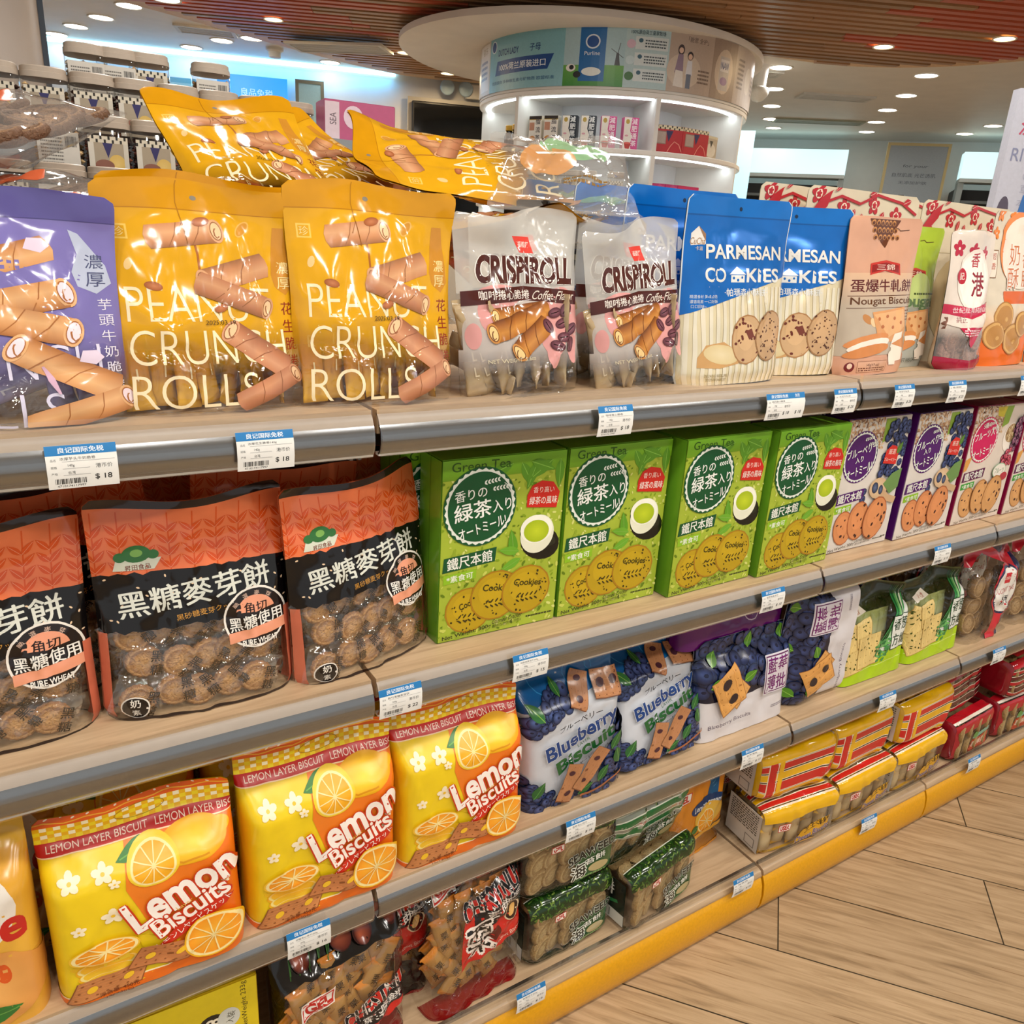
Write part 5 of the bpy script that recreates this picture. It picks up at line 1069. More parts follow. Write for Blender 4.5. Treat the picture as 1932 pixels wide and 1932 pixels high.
A.R(X(-19.4), 0, X(3), H_, '#a9c6cc').R(X(-19.4), 0, X(3), 4.4, '#3f8a3c', '#6aa84c').R(X(-13.5), 1, X(-4), H_-.2, '#1466a8').E(X(-8.8), H_-.3, 2.6, .35, '#3c8cc8').E(X(-8.8), 9.2, 1.5, 1.5, '#dfe8f0').E(X(-8.8), 9.2, 1.2, 1.2, '#164c94').T('Purline', X(-8.8), 6.8, .8, '#e6eef6').E(X(-8.8), 3, 2, .9, '#e8ece6').E(X(-16.5), 3.8, 1, .8, '#e9e6e0').E(X(-16.2), 3.9, .5, .5, '#1b1b1c').E(X(-14), 2.4, .8, .7, '#1b1b1c').P([(X(-.5), 4.4), (X(1.5), 4.4), (X(.8), 7), (X(0), 7)], '#4a4c50').L([(X(-2), 7.8), (X(2.6), 6)], .12, '#4a4c50').L([(X(1.2), 9), (X(-.2), 5)], .12, '#4a4c50')
A.R(X(3), 0, X(19.3), H_, '#b4cdd0').T('100%源自荷兰皇家牧场', X(11), H_-1.2, .9, '#2c4c54', w=7, b=.03)
for i in range(3): A.R(X(6.5), 8-i*3.3, X(18.6), 10.6-i*3.3, '#d5dfdf').E(X(5), 9-i*3.3, .9, .9, ('#d8b8c8', '#c8dce0', '#4c7a4c')[i]).E(X(8.4), 9.8-i*3.3, .45, .45, '#3c6478').dash(X(10), 8.2-i*3.3, 4.4, 1.8, 3, '#3c4c54')
A.R(X(19.3), 0, X(38.5), H_, '#b9a695').T('「能恩 全护」', X(31), H_-1.5, 1.1, '#4a3a32', w=5).E(X(26), 4.6, 4, 3.6, '#cdbca8').E(X(24), 8.8, .75, 1.1, '#3a2a28').E(X(24), 8.7, .5, .6, '#dcb8a0').P([(X(22), 4), (X(25.5), 4), (X(25), 7.9), (X(23), 7.9)], '#8c7488').P([(X(21.8), 1.2), (X(26), 1), (X(25.4), 4.4), (X(22.4), 4.6)], '#ded6cc').E(X(28), 7.8, .7, .9, '#2c2422').E(X(28), 7.6, .5, .6, '#dcb8a0').P([(X(26.6), 3.8), (X(29.4), 3.8), (X(29), 6.8), (X(27), 6.8)], '#d8d8dc').P([(X(27), 1), (X(29), 1), (X(29), 4), (X(27), 4)], '#6c7484').dash(X(32), 2, 3, 3.2, 4, '#6a5648')
A.R(X(38.5), 0, X(53), H_, '#9c8878').E(X(45.5), 6, 3, 4.8, '#cbb8a4').R(X(42.6), 2, X(48.4), 9.2, '#b8b0ac').R(X(43), 6, X(48), 8.6, '#d8d4d4').T('NAN', X(45.5), 7.3, 1.4, '#3c4c7c', w=2.4, b=.03).E(X(45.5), 4, 1.2, .9, '#8c6a9c')
A.R(X(53), 0, 100, H_, '#bfb0a2').dash(X(55), 3, 3, 7, 7, '#7c6c60').E(X(66), 6, 2, 3, '#d9d0c4').dash(X(72), 3, 4, 6, 6, '#7c6c60')
n = 60; rows = [[rp(-90+180*i/n, RR+.004, z) for i in range(n+1)] for z in (2.305, 2.645)]; P = np.array(rows); xs = [100*i/n for i in range(n+1)]
sf = Surf(xs, [0, H_], P); mb = MB(); mb.lathe([(RR-.01, 2.29), (RR+.002, 2.29), (RR+.002, 2.65), (RR-.01, 2.65)], C('#d8d4cc'), PT, 120); lay_art(mb, A, sf, M['card'], off0=.003, step=.0003); mb.build('advert_band', drum)

# ---------------- goods on the round display ----------------
def on_drum(o, phi, r, z, extra=0):
    p = rp(phi, r); o.location = (RC[0]+p[0], RC[1]+p[1], z); o.rotation_euler = (0, 0, FA+math.radians(phi)+math.pi/2+extra)
def teabox(col, txt, acc, cup):
    A = Art(.1, .2, '#e9e2d6'); H = A.h
    if cup: A.P([(100, 0), (100, H), (52, H), (44, 120), (60, 80), (50, 40), (60, 0)], col).E(24, H-26, 13, 15, '#b89a3c').P([(8, 42), (56, 42), (46, 8), (18, 8)], '#b8332c').E(32, 43, 24, 6, '#d8584c').E(22, 88, 12, 6, '#d8a0a8')
    else: A.R(0, H-20, 100, H, '#2c2420').R(0, H-24, 100, H-20, '#c8a23c').E(30, 50, 26, 26, '#c8803c', c2='#e0a860').R(4, 110, 44, 160, '#c08a70').E(40, 18, 40, 10, '#e0b060')
    A.TV(txt, 72, H-(34 if not cup else 24), 36, acc, 44 if len(txt) == 4 else 52, b=.04)
    return A
tm = {k: carton_mesh('tea_box_'+k, teabox(*a), .1, .195, .06, a[0] if a[3] else '#d8cdb8') for k, a in dict(cream=('#d8cdb8', '脂流茶', '#3a3a44', False), black=('#182430', '減肥黑茶', '#eef0ee', True), pink=('#d0508c', '減肥通茶', '#f6e8ee', True)).items()}
for i, (phi, k) in enumerate(((-34.4, 'cream'), (-26.3, 'cream'), (-17.6, 'black'), (-9.4, 'black'), (-.8, 'pink'), (8.6, 'pink'))):
    o = link('tea_box', tm[k]); tag(o, {'cream': 'cream', 'black': 'black and white', 'pink': 'pink and white'}[k]+f' tea box on the round display, {"left" if i % 2 == 0 else "right"} one of its pair', 'tea box', 'slimming tea boxes on the round display'); on_drum(o, phi, .86, 1.956, .12)
A = Art(.3, .2, '#b0242c'); H = A.h; A.R(0, H-9, 100, H, '#cbbd9c')
for i in range(14): A.R(i*7.2, H-9 if i % 2 else H-4.5, i*7.2+4, H-4.5 if i % 2 else H, '#2a2420')
A.R(10, 22, 44, H-14, '#8a7468').R(12, 24, 42, H-16, '#a89488').P([(42, H-12), (64, H-12), (52, H-38)], '#2c2450').L([(50, 4), (60, 20), (70, 30), (84, 24), (96, 4)], 2, '#e0907c')
gm = carton_mesh('gift_box', A, .25, .17, .08, '#9c1c28')
A2 = Art(.2, .2, '#b8a890'); A2.R(0, A2.h-10, 100, A2.h, '#cbbd9c').E(50, 40, 40, 30, '#d8ccb8').P([(36, 80), (64, 80), (50, 50)], '#4a4438')
gm2 = carton_mesh('gift_box_pale', A2, .16, .15, .08, '#a89878')
for phi, m_, lab in ((26, gm, 'wide red gift box with a chequered top on the round display'), (41, gm, 'second red gift box with a chequered top, right of the wide one'), (52.5, gm2, 'pale clear gift box at the curved end of the right bay')):
    o = link('gift_box', m_); tag(o, lab, 'gift box', 'gift boxes on the round display'); on_drum(o, phi, .84, 1.956)
A = Art(.1, .14, '#b8306c').T('VAL', 50, 40, 22, '#d8909c').P([(0, 100), (60, 140), (100, 120), (100, 100)], '#c24a7c'); pm = carton_mesh('pink_carton', A, .1, .15, .06, '#a02860')
A = Art(.22, .14, '#c42c5c').T('喜', 40, 30, 24, '#d89a5c').T('糖', 72, 30, 24, '#d89a5c'); pm2 = carton_mesh('pink_wide_carton', A, .2, .15, .06, '#a02860')
for phi, m_, lab in ((23.5, pm, 'narrow magenta carton nearest the divider on the lower right bay'), (30, pm, 'second narrow magenta carton on the lower right bay'), (39.5, pm2, 'wide pink carton with gold characters on the lower right bay')):
    o = link('pink_carton', m_); tag(o, lab, 'carton', 'pink cartons on the round display'); on_drum(o, phi, .86, 1.621)
# dried food jars
def jar_proto(style, seed):
    w, h = .104, .16; t = link('food_jar', None)
    def rr(r, z, e=3.2, n=28):
        o = []
        for i in range(n): a = 2*math.pi*i/n; ca, sa = math.cos(a), math.sin(a); k = (abs(ca)**e+abs(sa)**e)**(-1/e); o.append((r*k*ca, r*k*sa, z))
        return o
    def loft(prof, col, m, name, parent=t, colf=None):
        mb = MB(); vs = []; n = 28
        for r, z in prof: vs += rr(r, z)
        fs = [(j*n+i, j*n+(i+1) % n, (j+1)*n+(i+1) % n, (j+1)*n+i) for j in range(len(prof)-1) for i in range(n)]+[tuple(range(n))[::-1], tuple((len(prof)-1)*n+i for i in range(n))]
        mb.add(vs, fs, col, m); return mb.build(name, parent, True, ang=.6)
    loft([(w/2-.006, 0), (w/2, .004), (w/2, h*.8), (w/2-.003, h*.845)], (1, 1, 1, 1), M['jar'], 'jar_body')
    loft([(w/2-.004, h*.83), (w/2+.001, h*.835), (w/2+.001, h*.915), (w/2-.0015, h*.92), (w/2-.0015, h*.985), (w/2-.005, h)], C('#b3a595'), M['card'], 'lid')
    rn = random.Random(seed); mb = MB(); base = {'nut': ('#c8a878', '#b89060', '#8a6a48'), 'dark': ('#2c1a16', '#4a2a20', '#3a221c'), 'red': ('#5a3028', '#7a4838', '#3c2420'), 'white': ('#cfc6b4', '#b8ac94', '#8c7c64')}[style]
    mb.box(-w*.41, -w*.41, .004, w*.41, w*.41, h*.68, C(base[2]), M['card'])
    for i in range(90):
        a = rn.choice((0, 1, 2, 3)); u_ = rn.uniform(-.42, .42)*w; x, y = ((u_, -w*.43), (u_, w*.43), (-w*.43, u_), (w*.43, u_))[a]; z = rn.uniform(.012, h*.73); q = rn.uniform(.004, .0062)
        vs = [(x+q*px*1.3, y+q*py, z+q*pz) for px, py, pz in ((1, 0, 0), (0, 1, 0), (-1, 0, 0), (0, -1, 0), (0, 0, 1), (0, 0, -1))]; mb.add(vs, [(0, 1, 4), (1, 2, 4), (2, 3, 4), (3, 0, 4), (1, 0, 5), (2, 1, 5), (3, 2, 5), (0, 3, 5)], C(rn.choice(base)), M['card'])
    o = mb.build('dried_food', t); o['kind'] = 'stuff'
    A = Art(.085, .085, '#cfc8bc')
    if seed % 2: A.R(0, 0, 100, 100, '#d3cec4').bar(66, 66, 94, 90, seed=seed).dash(8, 20, 52, 66, 8, '#6a6660', .45)
    else:
        A.R(0, 0, 100, 100, '#a89a84').R(0, 84, 100, 100, '#d8d0bc')
        for i in range(10): A.R(i*10, 92 if i % 2 else 84, i*10+5.4, 100 if i % 2 else 92, '#242018')
        A.P([(36, 84), (62, 84), (48, 48)], '#2c2860').R(0, 0, 14, 84, '#d8d2c4').E(70, 34, 22, 24, '#d8b45c', c2='#e8c878').E(38, 30, 24, 14, '#8c5a48').R(88, 4, 100, 84, '#cfc8b8')
    lw = .043; P = np.array([[(-lw, -w/2-.0006, .022), (lw, -w/2-.0006, .022)], [(-lw, -w/2-.0006, .114), (lw, -w/2-.0006, .114)]]); mb = MB(); lay_art(mb, A, Surf([0, 100], [0, 100], P), M['paper'], off0=.0004, cut=False)
    mb.build('paper_label', t); return t
protos = [jar_proto('red', 2), jar_proto('nut', 3), jar_proto('dark', 1), jar_proto('white', 5), jar_proto('nut', 6)]
used = [False]*5
def place_jar(k, x, y, z, rz, label, group):
    o = protos[k] if not used[k] else copy_tree(protos[k]); used[k] = True; o.location = (x, y, z); o.rotation_euler = (0, 0, rz); tag(o, label, 'jar', group); return o
rows = [('top back row', 2.66, 1.63, [(.28, 3), (.356, 1), (.436, 4), (.60, 1)]), ('upper row', 2.5, 1.54, [(.06, 0), (.165, 4), (.272, 0), (.372, 0), (.477, 2), (.582, 3), (.687, 0), (.792, 1)]),
        ('middle row', 2.33, 1.43, [(.17, 1), (.275, 0), (.38, 0), (.485, 1)]), ('lower row', 2.18, 1.31, [(.05, 0), (.155, 2), (.26, 0), (.365, 1), (.47, 2)])]
st = thing('jar_stand', 'grey stepped stand the dried food jars are stacked on, behind the biscuit shelves', 'display stand', (0, 0, 0))
mb = MB()
for q, (nm, y, z, js) in enumerate(rows):
    for i, (x, k) in enumerate(js): place_jar(k, x, y, z, -.12, f'food jar, {ORD[i]} from the left in the {nm} of the stepped stand', 'dried food jars on the stepped stand')
    mb.box(-.5, y-.075, 0, 1.0 if q < 2 else .62, y+(.08 if q else .2), z-.001, C('#8f9498'), PT)
mb.build('steps', st)
for phi, k, i in ((-37, 3, 0), (-29.5, 0, 1), (-21.5, 3, 2), (-14.5, 0, 3), (-7.5, 3, 4), (4.5, 4, 5)):
    o = place_jar(k, 0, 0, 0, 0, f'dried food jar on the round display, {ORD[i]} from the left', 'dried food jars on the round display'); on_drum(o, phi, .86, 1.72 if 0 else 1.621); o.scale = (1.05, 1.05, 1.25)
for i, phi in enumerate((-42, -48.5, -55)):
    t = thing('sauce_bottle', f'dark gold-capped bottle on the round display, {ORD[i]} from the divider beside the television', 'bottle', group='dark bottles on the round display'); on_drum(t, phi-2, .84, 1.956)
    mb = MB(); mb.lathe([(.03, 0), (.034, .004), (.034, .09), (.026, .11), (.024, .13)], C('#1a130e'), M['gloss'], 20); mb.build('bottle_body', t, True); mb = MB(); mb.lathe([(.028, .128), (.028, .158), (.025, .162)], C('#c39428'), M['card'], 20); mb.build('cap', t, True, ang=.6)
mb = MB(); A = Art(.3, .2, '#b8547c').R(0, 0, 20, A.h, '#d8c4cc').T('SEA', 11, 35, 9, '#5a4a54', rot=90).E(40, 40, 14, 20, '#e0c8d4')
o = link('pink_gift_box', carton_mesh('pink_gift_box', A, .2, .1, .1, '#a84870'), None, (.92, 2.35, 1.6), (0, 0, -.1)); tag(o, 'pink and white box lying behind the pile of yellow bags', 'box')
mb = MB(); mb.box(.79, 2.28, 0, 1.05, 2.42, 1.6, C('#8c9296'), PT); tag(mb.build('grey_plinth'), 'tall grey plinth beside the jar stand', 'plinth')

# ---------------- the shelving run ----------------
D1, D2, D3, D4 = 1.176, .822, .482, .115
def loop(p, th):   # thin closed profile from an open outline
    return p+[(y+th, z) for y, z in p[::-1]]
def bay(x0, x1, name):
    t = thing('shelf_bay', name, 'shelving', (0, 0, 0), group='bays of the biscuit shelving'); g = .0035; a, b = x0+g, x1-g
    for z in (D1, D2, D3):
        mb = MB(); mb.box(a, .842, z-.028, b, 1.26 if z < 1 else 1.66, z, (1, 1, 1, 1), M['deck']); mb.build('shelf', t)
        mb = MB(); pr = [(.843, z-.004), (.838, z-.008), (.834, z-.016)]; pm_ = [(.834, z-.016), (.8318, z-.02), (.8303, z-.025), (.8295, z-.031), (.8295, z-.037), (.8306, z-.043), (.833, z-.048), (.836, z-.051)]
        mb.extrude(loop(pr, .003), a, b, C('#b5a596'), M['card']); mb.extrude(loop(pm_, .003), a, b, C('#8e9094'), M['alu']); mb.extrude([(.836, z-.051), (.8362, z-.0535), (.846, z-.0535), (.846, z-.05)], a, b, C('#d9d6d0'), M['card'])
        mb.build('price_rail', t, smooth=True, ang=.75)
        mb = MB(); top = z+(.01 if z > 1 else .003); pl = [(.8375, top), (.8355, z-.008), (.8315, z-.018), (.8275, z-.026), (.8262, z-.035), (.828, z-.045), (.8335, z-.0535)]
        mb.extrude(loop(pl, .0009), a+.001, b-.001, (1, 1, 1, 1), M['acr']); mb.build('clear_ticket_strip', t, smooth=True, ang=.75)
    mb = MB(); mb.box(a, .846, D4-.02, b, 1.26, D4, (1, 1, 1, 1), M['deck']); mb.extrude([(.846, D4), (.838, D4-.003), (.834, D4-.012), (.835, .098), (.846, .098)], a, b, (1, 1, 1, 1), M['deck']); mb.build('base_shelf', t)
    mb = MB(); mb.extrude([(.846, .006), (.838, .006), (.832, .012), (.8265, .03), (.825, .055), (.828, .08), (.834, .095), (.841, .1), (.846, .1)], a, b, C('#dfa006'), mat('yellow_bumper', .32, .08, 200, var=.06)); mb.build('yellow_bumper', t, smooth=True, ang=.75)
    mb = MB(); mb.extrude(loop([(.846, D4+.022), (.843, D4+.012), (.8405, D4), (.836, D4-.006), (.832, D4-.014)], .0009), a, b, (1, 1, 1, 1), M['acr']); mb.extrude([(.852, D4), (.858, D4), (.858, D4+.006), (.852, D4+.006)], a, b, C('#a8a8aa'), M['alu']); mb.build('base_lip', t)
    mb = MB(); mb.box(a, 1.26, 0, b, 1.285, D1-.03, C('#8a7c6c'), PT); mb.box(a, .86, 0, b, 1.26, .09, C('#4a4640'), PT); mb.build('back_panel', t)
    for x in (a, b-.004):
        for z in (D1, D2, D3): mb = MB(); mb.box(x, .9, z-.075, x+.004, 1.26, z-.0285, C('#6e6a64'), PT); mb.build('bracket', t)
for x0, x1, nm in ((-1.45, -.55, 'bay of the biscuit shelving beyond the left edge'), (-.55, .35, 'leftmost bay in view of the biscuit shelving, holding lemon biscuits and black bags'), (.35, 1.245, 'middle bay of the biscuit shelving with the green tea cartons'), (1.245, 1.855, 'narrower bay of the biscuit shelving with the purple cartons'), (1.855, 2.76, 'bay of the biscuit shelving with the red packs, furthest along'), (2.76, 3.66, 'last bay of the biscuit shelving beyond the red packs')): bay(x0, x1, nm)

# price tags
def tagcard(price, wt, prod, x, z, deck, wide=False, rz=0, label=''):
    A = art_tag(price, wt, prod, wide); w = .06*(1.5 if wide else 1); h = .041
    ys = [0, A.h*.33, A.h*.66, A.h]; cv = [(-.0012, -h/2), (-.0035, -h*.17), (-.003, h*.17), (.002, h/2)]
    P = np.array([[(-w/2, y, zz), (w/2, y, zz)] for y, zz in cv]); sf = Surf([0, 100], ys, P); mb = MB()
    add_grid(mb, P, sf.N, C('#e9e9e4'), M['paper']); Q = P+np.array([0, .0005, 0]); add_grid(mb, Q, -sf.N, C('#d8d6ce'), M['paper'], flip=True)
    lay_art(mb, A, sf, M['paper'], off0=.0001, step=.00003)
    o = mb.build('price_tag', smooth=True, loc=(x, .8245, z), rot=(0, rz, 0), usen=True); tag(o, label, 'price tag', 'shelf price tags')
P1 = ((.048, '18', '140g', '浓厚芋头牛奶脆卷', 'under the purple bag'), (.22, '18', '140g', '浓厚花生脆卷140g', 'under the yellow peanut roll bags'), (.694, '18', '165g', '咖啡卷心脆卷', 'under the second coffee roll bag'), (1.19, '25', '140g', '太妃牛轧饼', 'just before the joint under the nougat bag'), (1.358, '26', '140g', '抹茶牛轧饼', 'reading $ 26 just past the rail joint'), (1.528, '25', '150g', '香港酥', 'reading $ 25 under the red and white bag'), (1.79, '25', '180g', '奶油酥', 'at its far right end'))
for x, p, w, s_, lb in P1: tagcard(p, w, s_, x, 1.1445, D1, label='price tag on the top rail '+lb)
tagcard('18', '130g', '帕玛森小酥饼', 1.04, 1.1445, D1, True, label='double-width price tag reading $ 18 twice under the blue pouches')
for x, p, w, s_, lb in ((.38, '22', '250g', '新竹黑糖麦芽饼', 'reading $ 22 at the joint by the black bag'), (.583, '15', '300g', '绿茶燕麦饼干300g', 'reading $ 15 under the first green tea carton'), (1.096, '15', '300g', '蓝莓燕麦饼干', 'reading $ 15 under the last green tea carton'), (1.623, '15', '300g', '水果燕麦饼干', 'reading $ 15 under the purple and pink cartons')): tagcard(p, w, s_, x, .793, D2, label='price tag '+lb)
for x, p, w, s_, lb in ((.249, '16', '450g', '柠檬夹心饼干450g', 'under the middle lemon biscuit bag'), (.709, '16', '450g', '蓝莓夹心饼干', 'under the first blueberry layer biscuit bag'), (1.12, '17', '265g', '蓝莓薄批', 'reading $ 17 under the dark blueberry pack'), (1.55, '17', '300g', '香葱方块', 'reading $ 17 under the green onion biscuit bag'), (2.012, '17', '300g', '椰香薄饼', 'under the coconut biscuit bags')): tagcard(p, w, s_, x, .455, D3, label='price tag on the third rail '+lb)
for x, p, w, s_, lb, z, rz in ((.637, '16', '400g', '栗蓉饼干400g', 'by the chestnut bag', .118, 0), (1.168, '16', '380g', '海苔饼', 'by the joint beside the seaweed packs', .121, 0), (1.6, '16', '380g', '芝士饼', 'slipped flat below the yellow cheese packs', .103, .03), (2.05, '16', '380g', '腰果酥', 'below the red packs', .119, 0)): tagcard(p, w, s_, x, z, D4, rz=rz, label='price tag on the lowest rail '+lb)

# ---------------- products ----------------
R = math.radians
used_p = set()
def put(proto, x, y, z, label, rz=0, lean=0, roll=0, cat=None, group=None, s=1):
    """x = centre, y = centre depth of the base; lean > 0 tips the top away, roll > 0 tips it to the right"""
    o = proto if proto.name not in used_p else copy_tree(proto)
    used_p.add(proto.name); o.location = (x, y, z); o.rotation_euler = Euler((0, 0, 0)); m = Matrix.Rotation(R(rz), 4, 'Z')@Matrix.Rotation(-R(lean), 4, 'X')@Matrix.Rotation(R(roll), 4, 'Y')
    o.rotation_euler = m.to_euler(); o.scale = (s, s, s) if not isinstance(s, tuple) else s; tag(o, label, cat or o.get('category'), group or o.get('group')); return o
def proto(name, part, me, cat, group):
    t = link(name, None); link(part, me, t); t['category'] = cat; t['group'] = group; return t
PG = 'yellow peanut roll bags'
# roll bags
stk = stick_mesh('roll_stick', .15, .03, C('#000000') and '#d8a42e', '#b84c34', 'CRI', '#f2e2b4', th=.45, end='#e2b040')
stp = stick_mesh('roll_stick_purple', .15, .03, '#9a92cc', '#e2e0ea', 'MIL', '#e8e6f2', th=.45, end='#9a94c4')
back = Art(.205, .265); back.R(0, 55, 100, back.h, '#cf9410').R(0, 40, 100, 55, C('#cf9410', 0), C('#cf9410'))
peanut = proto('peanut_roll_bag', 'pouch', bag_mesh('peanut_pouch', art_rolls('peanut'), .205, .265, .07, 'stand', 'film', 'gloss2', backart=back, seed=3, seal=.13, amp=.0034, topz=.005, pinch=.055, wob=.01), 'snack bag', PG)
scatter(peanut, 'wrapped_roll', stk, [(x, -.004+dy, .004+dz, ry, R(-3), .2*k) for k, (x, dy, dz, ry) in enumerate(((-.075, 0, 0, -.05), (-.052, .008, .003, .06), (-.028, -.002, 0, .02), (-.004, .004, .004, -.08), (.012, .01, 0, .5), (.03, 0, .012, .7), (.05, .008, .002, .1), (.072, .0, 0, .03)))])
backp = Art(.205, .265); backp.R(0, 55, 100, backp.h, '#6a64a4').R(0, 40, 100, 55, C('#6a64a4', 0), C('#6a64a4'))
taro = proto('taro_roll_bag', 'pouch', bag_mesh('taro_pouch', art_rolls('taro'), .205, .265, .07, 'stand', 'film', 'gloss2', backart=backp, seed=7, seal=.13, amp=.0034, topz=.004, pinch=.05, wob=.01), 'snack bag', 'purple roll bags')
scatter(taro, 'wrapped_roll', stp, [(x, -.002+dy, .012+dz, ry, R(-3), .2*k) for k, (x, dy, dz, ry) in enumerate(((-.07, 0, 0, .2), (-.045, .008, .01, 1.2), (-.08, .012, .03, 1.45), (.04, .0, .0, -.04), (.062, .004, .0, .05), (-.08, -.006, .012, 1.5)))])
put(taro, .003, .885, D1, 'purple taro milk roll bag at the left end of the top shelf', lean=4, s=(1, 1, .80))
put(peanut, .372, .888, D1, 'yellow peanut roll bag right of its twin, in front on the top shelf', lean=5, rz=-1, s=(1, 1, .92))
put(peanut, .188, .898, D1, 'yellow peanut roll bag between the purple bag and its front twin', lean=5, rz=2, s=(1, 1, .87))
put(peanut, .20, .985, D1+.001, 'yellow peanut roll bag whose curved top shows behind the purple bag', lean=-2, rz=6, s=(1.03, 1, .9))
put(peanut, .40, .99, D1+.001, 'yellow peanut roll bag standing behind the front right peanut bag', lean=0, rz=3, s=(1, 1, .93))
put(peanut, .325, 1.05, 1.36, 'yellow peanut roll bag leaning back on top of the pile, gold top edge up', lean=50, rz=6, roll=-4)
put(peanut, .76, 1.14, 1.455, 'yellow peanut roll bag lying on the pile with its clear bottom to the right', lean=62, rz=4, roll=-80, s=(1, 1, 1.15))
put(peanut, .60, 1.2, 1.36, 'crumpled yellow peanut roll bag under the lying one on the pile', lean=80, rz=-150)
put(peanut, .28, 1.2, 1.25, 'yellow peanut roll bag at the bottom of the pile, left', lean=84, rz=10)
put(peanut, .55, 1.2, 1.22, 'yellow peanut roll bag at the bottom of the pile, right', lean=84, rz=-12)
put(peanut, .53, 1.2, 1.39, 'yellow peanut roll bag with its pointed corner at the crest of the pile', lean=56, rz=4, roll=-34)
# clear bags of brown snack, far left of the pile
A = Art(.2, .24); A.R(20, 30, 60, 64, '#d8744c').E(50, 50, 24, 14, '#c8603c').dash(58, 76, 26, 16, 3, '#3a2c20', .7)
mix = proto('clear_snack_bag', 'pouch', bag_mesh('mix_pouch', A, .22, .25, .075, 'pillow', 'milky', 'gloss', seed=11, amp=.005), 'snack bag', 'clear bags of brown snacks')
bs = biscuit_mesh('brown_snack', .03, .012, '#a07a54', '#6c4c34', .1)
scatter(mix, 'brown_snack', bs, grid_spots(5, 6, .18, .03, .22, 0, 4, 1.2))
for i, (x, y, z, rz, ln) in enumerate(((-.0, 1.13, 1.42, -40, 72), (-.0, 1.08, 1.345, -62, 78), (.02, 1.02, 1.33, -78, 82), (-.05, 1.2, 1.25, -60, 86))):
    put(mix, x-.06, y, z, ('topmost clear bag of brown snacks on the left pile', 'clear bag of brown snacks in the middle of the left pile', 'clear bag of pale pieces lying just above the purple bag', 'clear snack bag at the bottom of the left pile')[i], rz=rz, lean=ln)
tr_ = Art(.22, .26); tr_.E(60, 70, 26, 18, C('#8cc08a', .7)).E(40, 50, 20, 20, C('#e0a060', .7)).R(16, 86, 60, 100, '#dcd8d0').bar(20, 88, 58, 98).dash(50, 20, 30, 8, 2, '#8a6a3a')
cl2 = proto('clear_pouch', 'pouch', bag_mesh('print_pouch', tr_, .22, .26, .06, 'pillow', 'milky', 'gloss', seed=15, amp=.006), 'snack bag', 'clear printed pouches')
put(cl2, .70, .99, 1.41, 'clear pouch with green print lying between the yellow pile and the white coffee roll bags', rz=-30, lean=62); put(cl2, .66, 1.0, 1.37, 'clear pouch with a barcode under the green printed one', rz=-60, lean=74)
A = Art(.2, .2, '#15110e').R(10, 60, 40, 76, '#b08030').dash(46, 58, 44, 20, 3, '#d8c8a0')
bb = proto('black_carton', 'carton', carton_mesh('black_carton', A, .14, .25, .08, '#1a1512'), 'carton', 'black cartons'); put(bb, .735, 1.07, D1, 'black carton with gold lettering behind the white coffee roll bags', rz=20)
# coffee roll bags
A = art_crispi(); stc = stick_mesh('kraft_stick', .14, .03, '#b5a07a', '#5a4030', 'ROLL', '#d8c8a8', th=.45, end='#b39c78')
cri = proto('coffee_roll_bag', 'pouch', bag_mesh('coffee_pouch', A, .185, .262, .065, 'stand', 'film', 'gloss2', seed=21, seal=.16, amp=.004, topz=.008, wob=.012), 'snack bag', 'coffee roll bags')
scatter(cri, 'wrapped_roll', stc, [(x, dy, .006+dz, ry, 0, .25*k) for k, (x, dy, dz, ry) in enumerate(((-.066, 0, 0, -.12), (-.044, .008, .0, -.3), (-.02, .002, 0, -.2), (.002, .006, .004, .05), (.024, 0, 0, .02), (.044, .006, .0, .12), (.064, .002, 0, -.1), (-.02, -.012, .008, 1.25)))])
put(cri, .578, .885, D1, 'white and brown coffee roll bag beside the yellow peanut bags', lean=5, roll=-3, rz=2, s=(1.03, 1, .87)); put(cri, .785, .89, D1, 'white and brown coffee roll bag beside the blue cheese cookie pouches', lean=3, roll=-9, rz=2, s=(.95, 1, .86))
put(cri, .63, .965, D1, 'coffee roll bag standing behind the first white one', roll=-4, rz=6, s=(1, 1, .88)); put(cri, .80, .975, D1, 'coffee roll bag standing behind the second white one', roll=2, s=(1, 1, .87))
# blue pouches
par = proto('cheese_cookie_pouch', 'pouch', bag_mesh('cheese_pouch', art_parm(), .215, .282, .065, 'stand', 'foil', 'foil', back='#0a5cac', seed=31, seal=.16, amp=.0022, wob=.006, pinch=.0, ncr=9), 'snack bag', 'blue cheese cookie pouches')
put(par, .965, .89, D1, 'front blue and cream cheese cookie pouch with its whole face in view', lean=3, roll=-1, s=(1.03, 1, .965)); put(par, 1.135, .93, D1, 'blue and cream cheese cookie pouch half hidden behind the front one, to its right', lean=3, roll=-1, rz=-16, s=(1.04, 1, .965))
put(par, .915, .975, D1, 'blue cheese cookie pouch with a dark curled top behind the coffee roll bag', lean=1, rz=-5); put(par, .86, 1.05, D1, 'blue cheese cookie pouch second from the back', rz=3); put(par, .80, 1.12, D1, 'blue cheese cookie pouch furthest back, only a corner showing', rz=10)
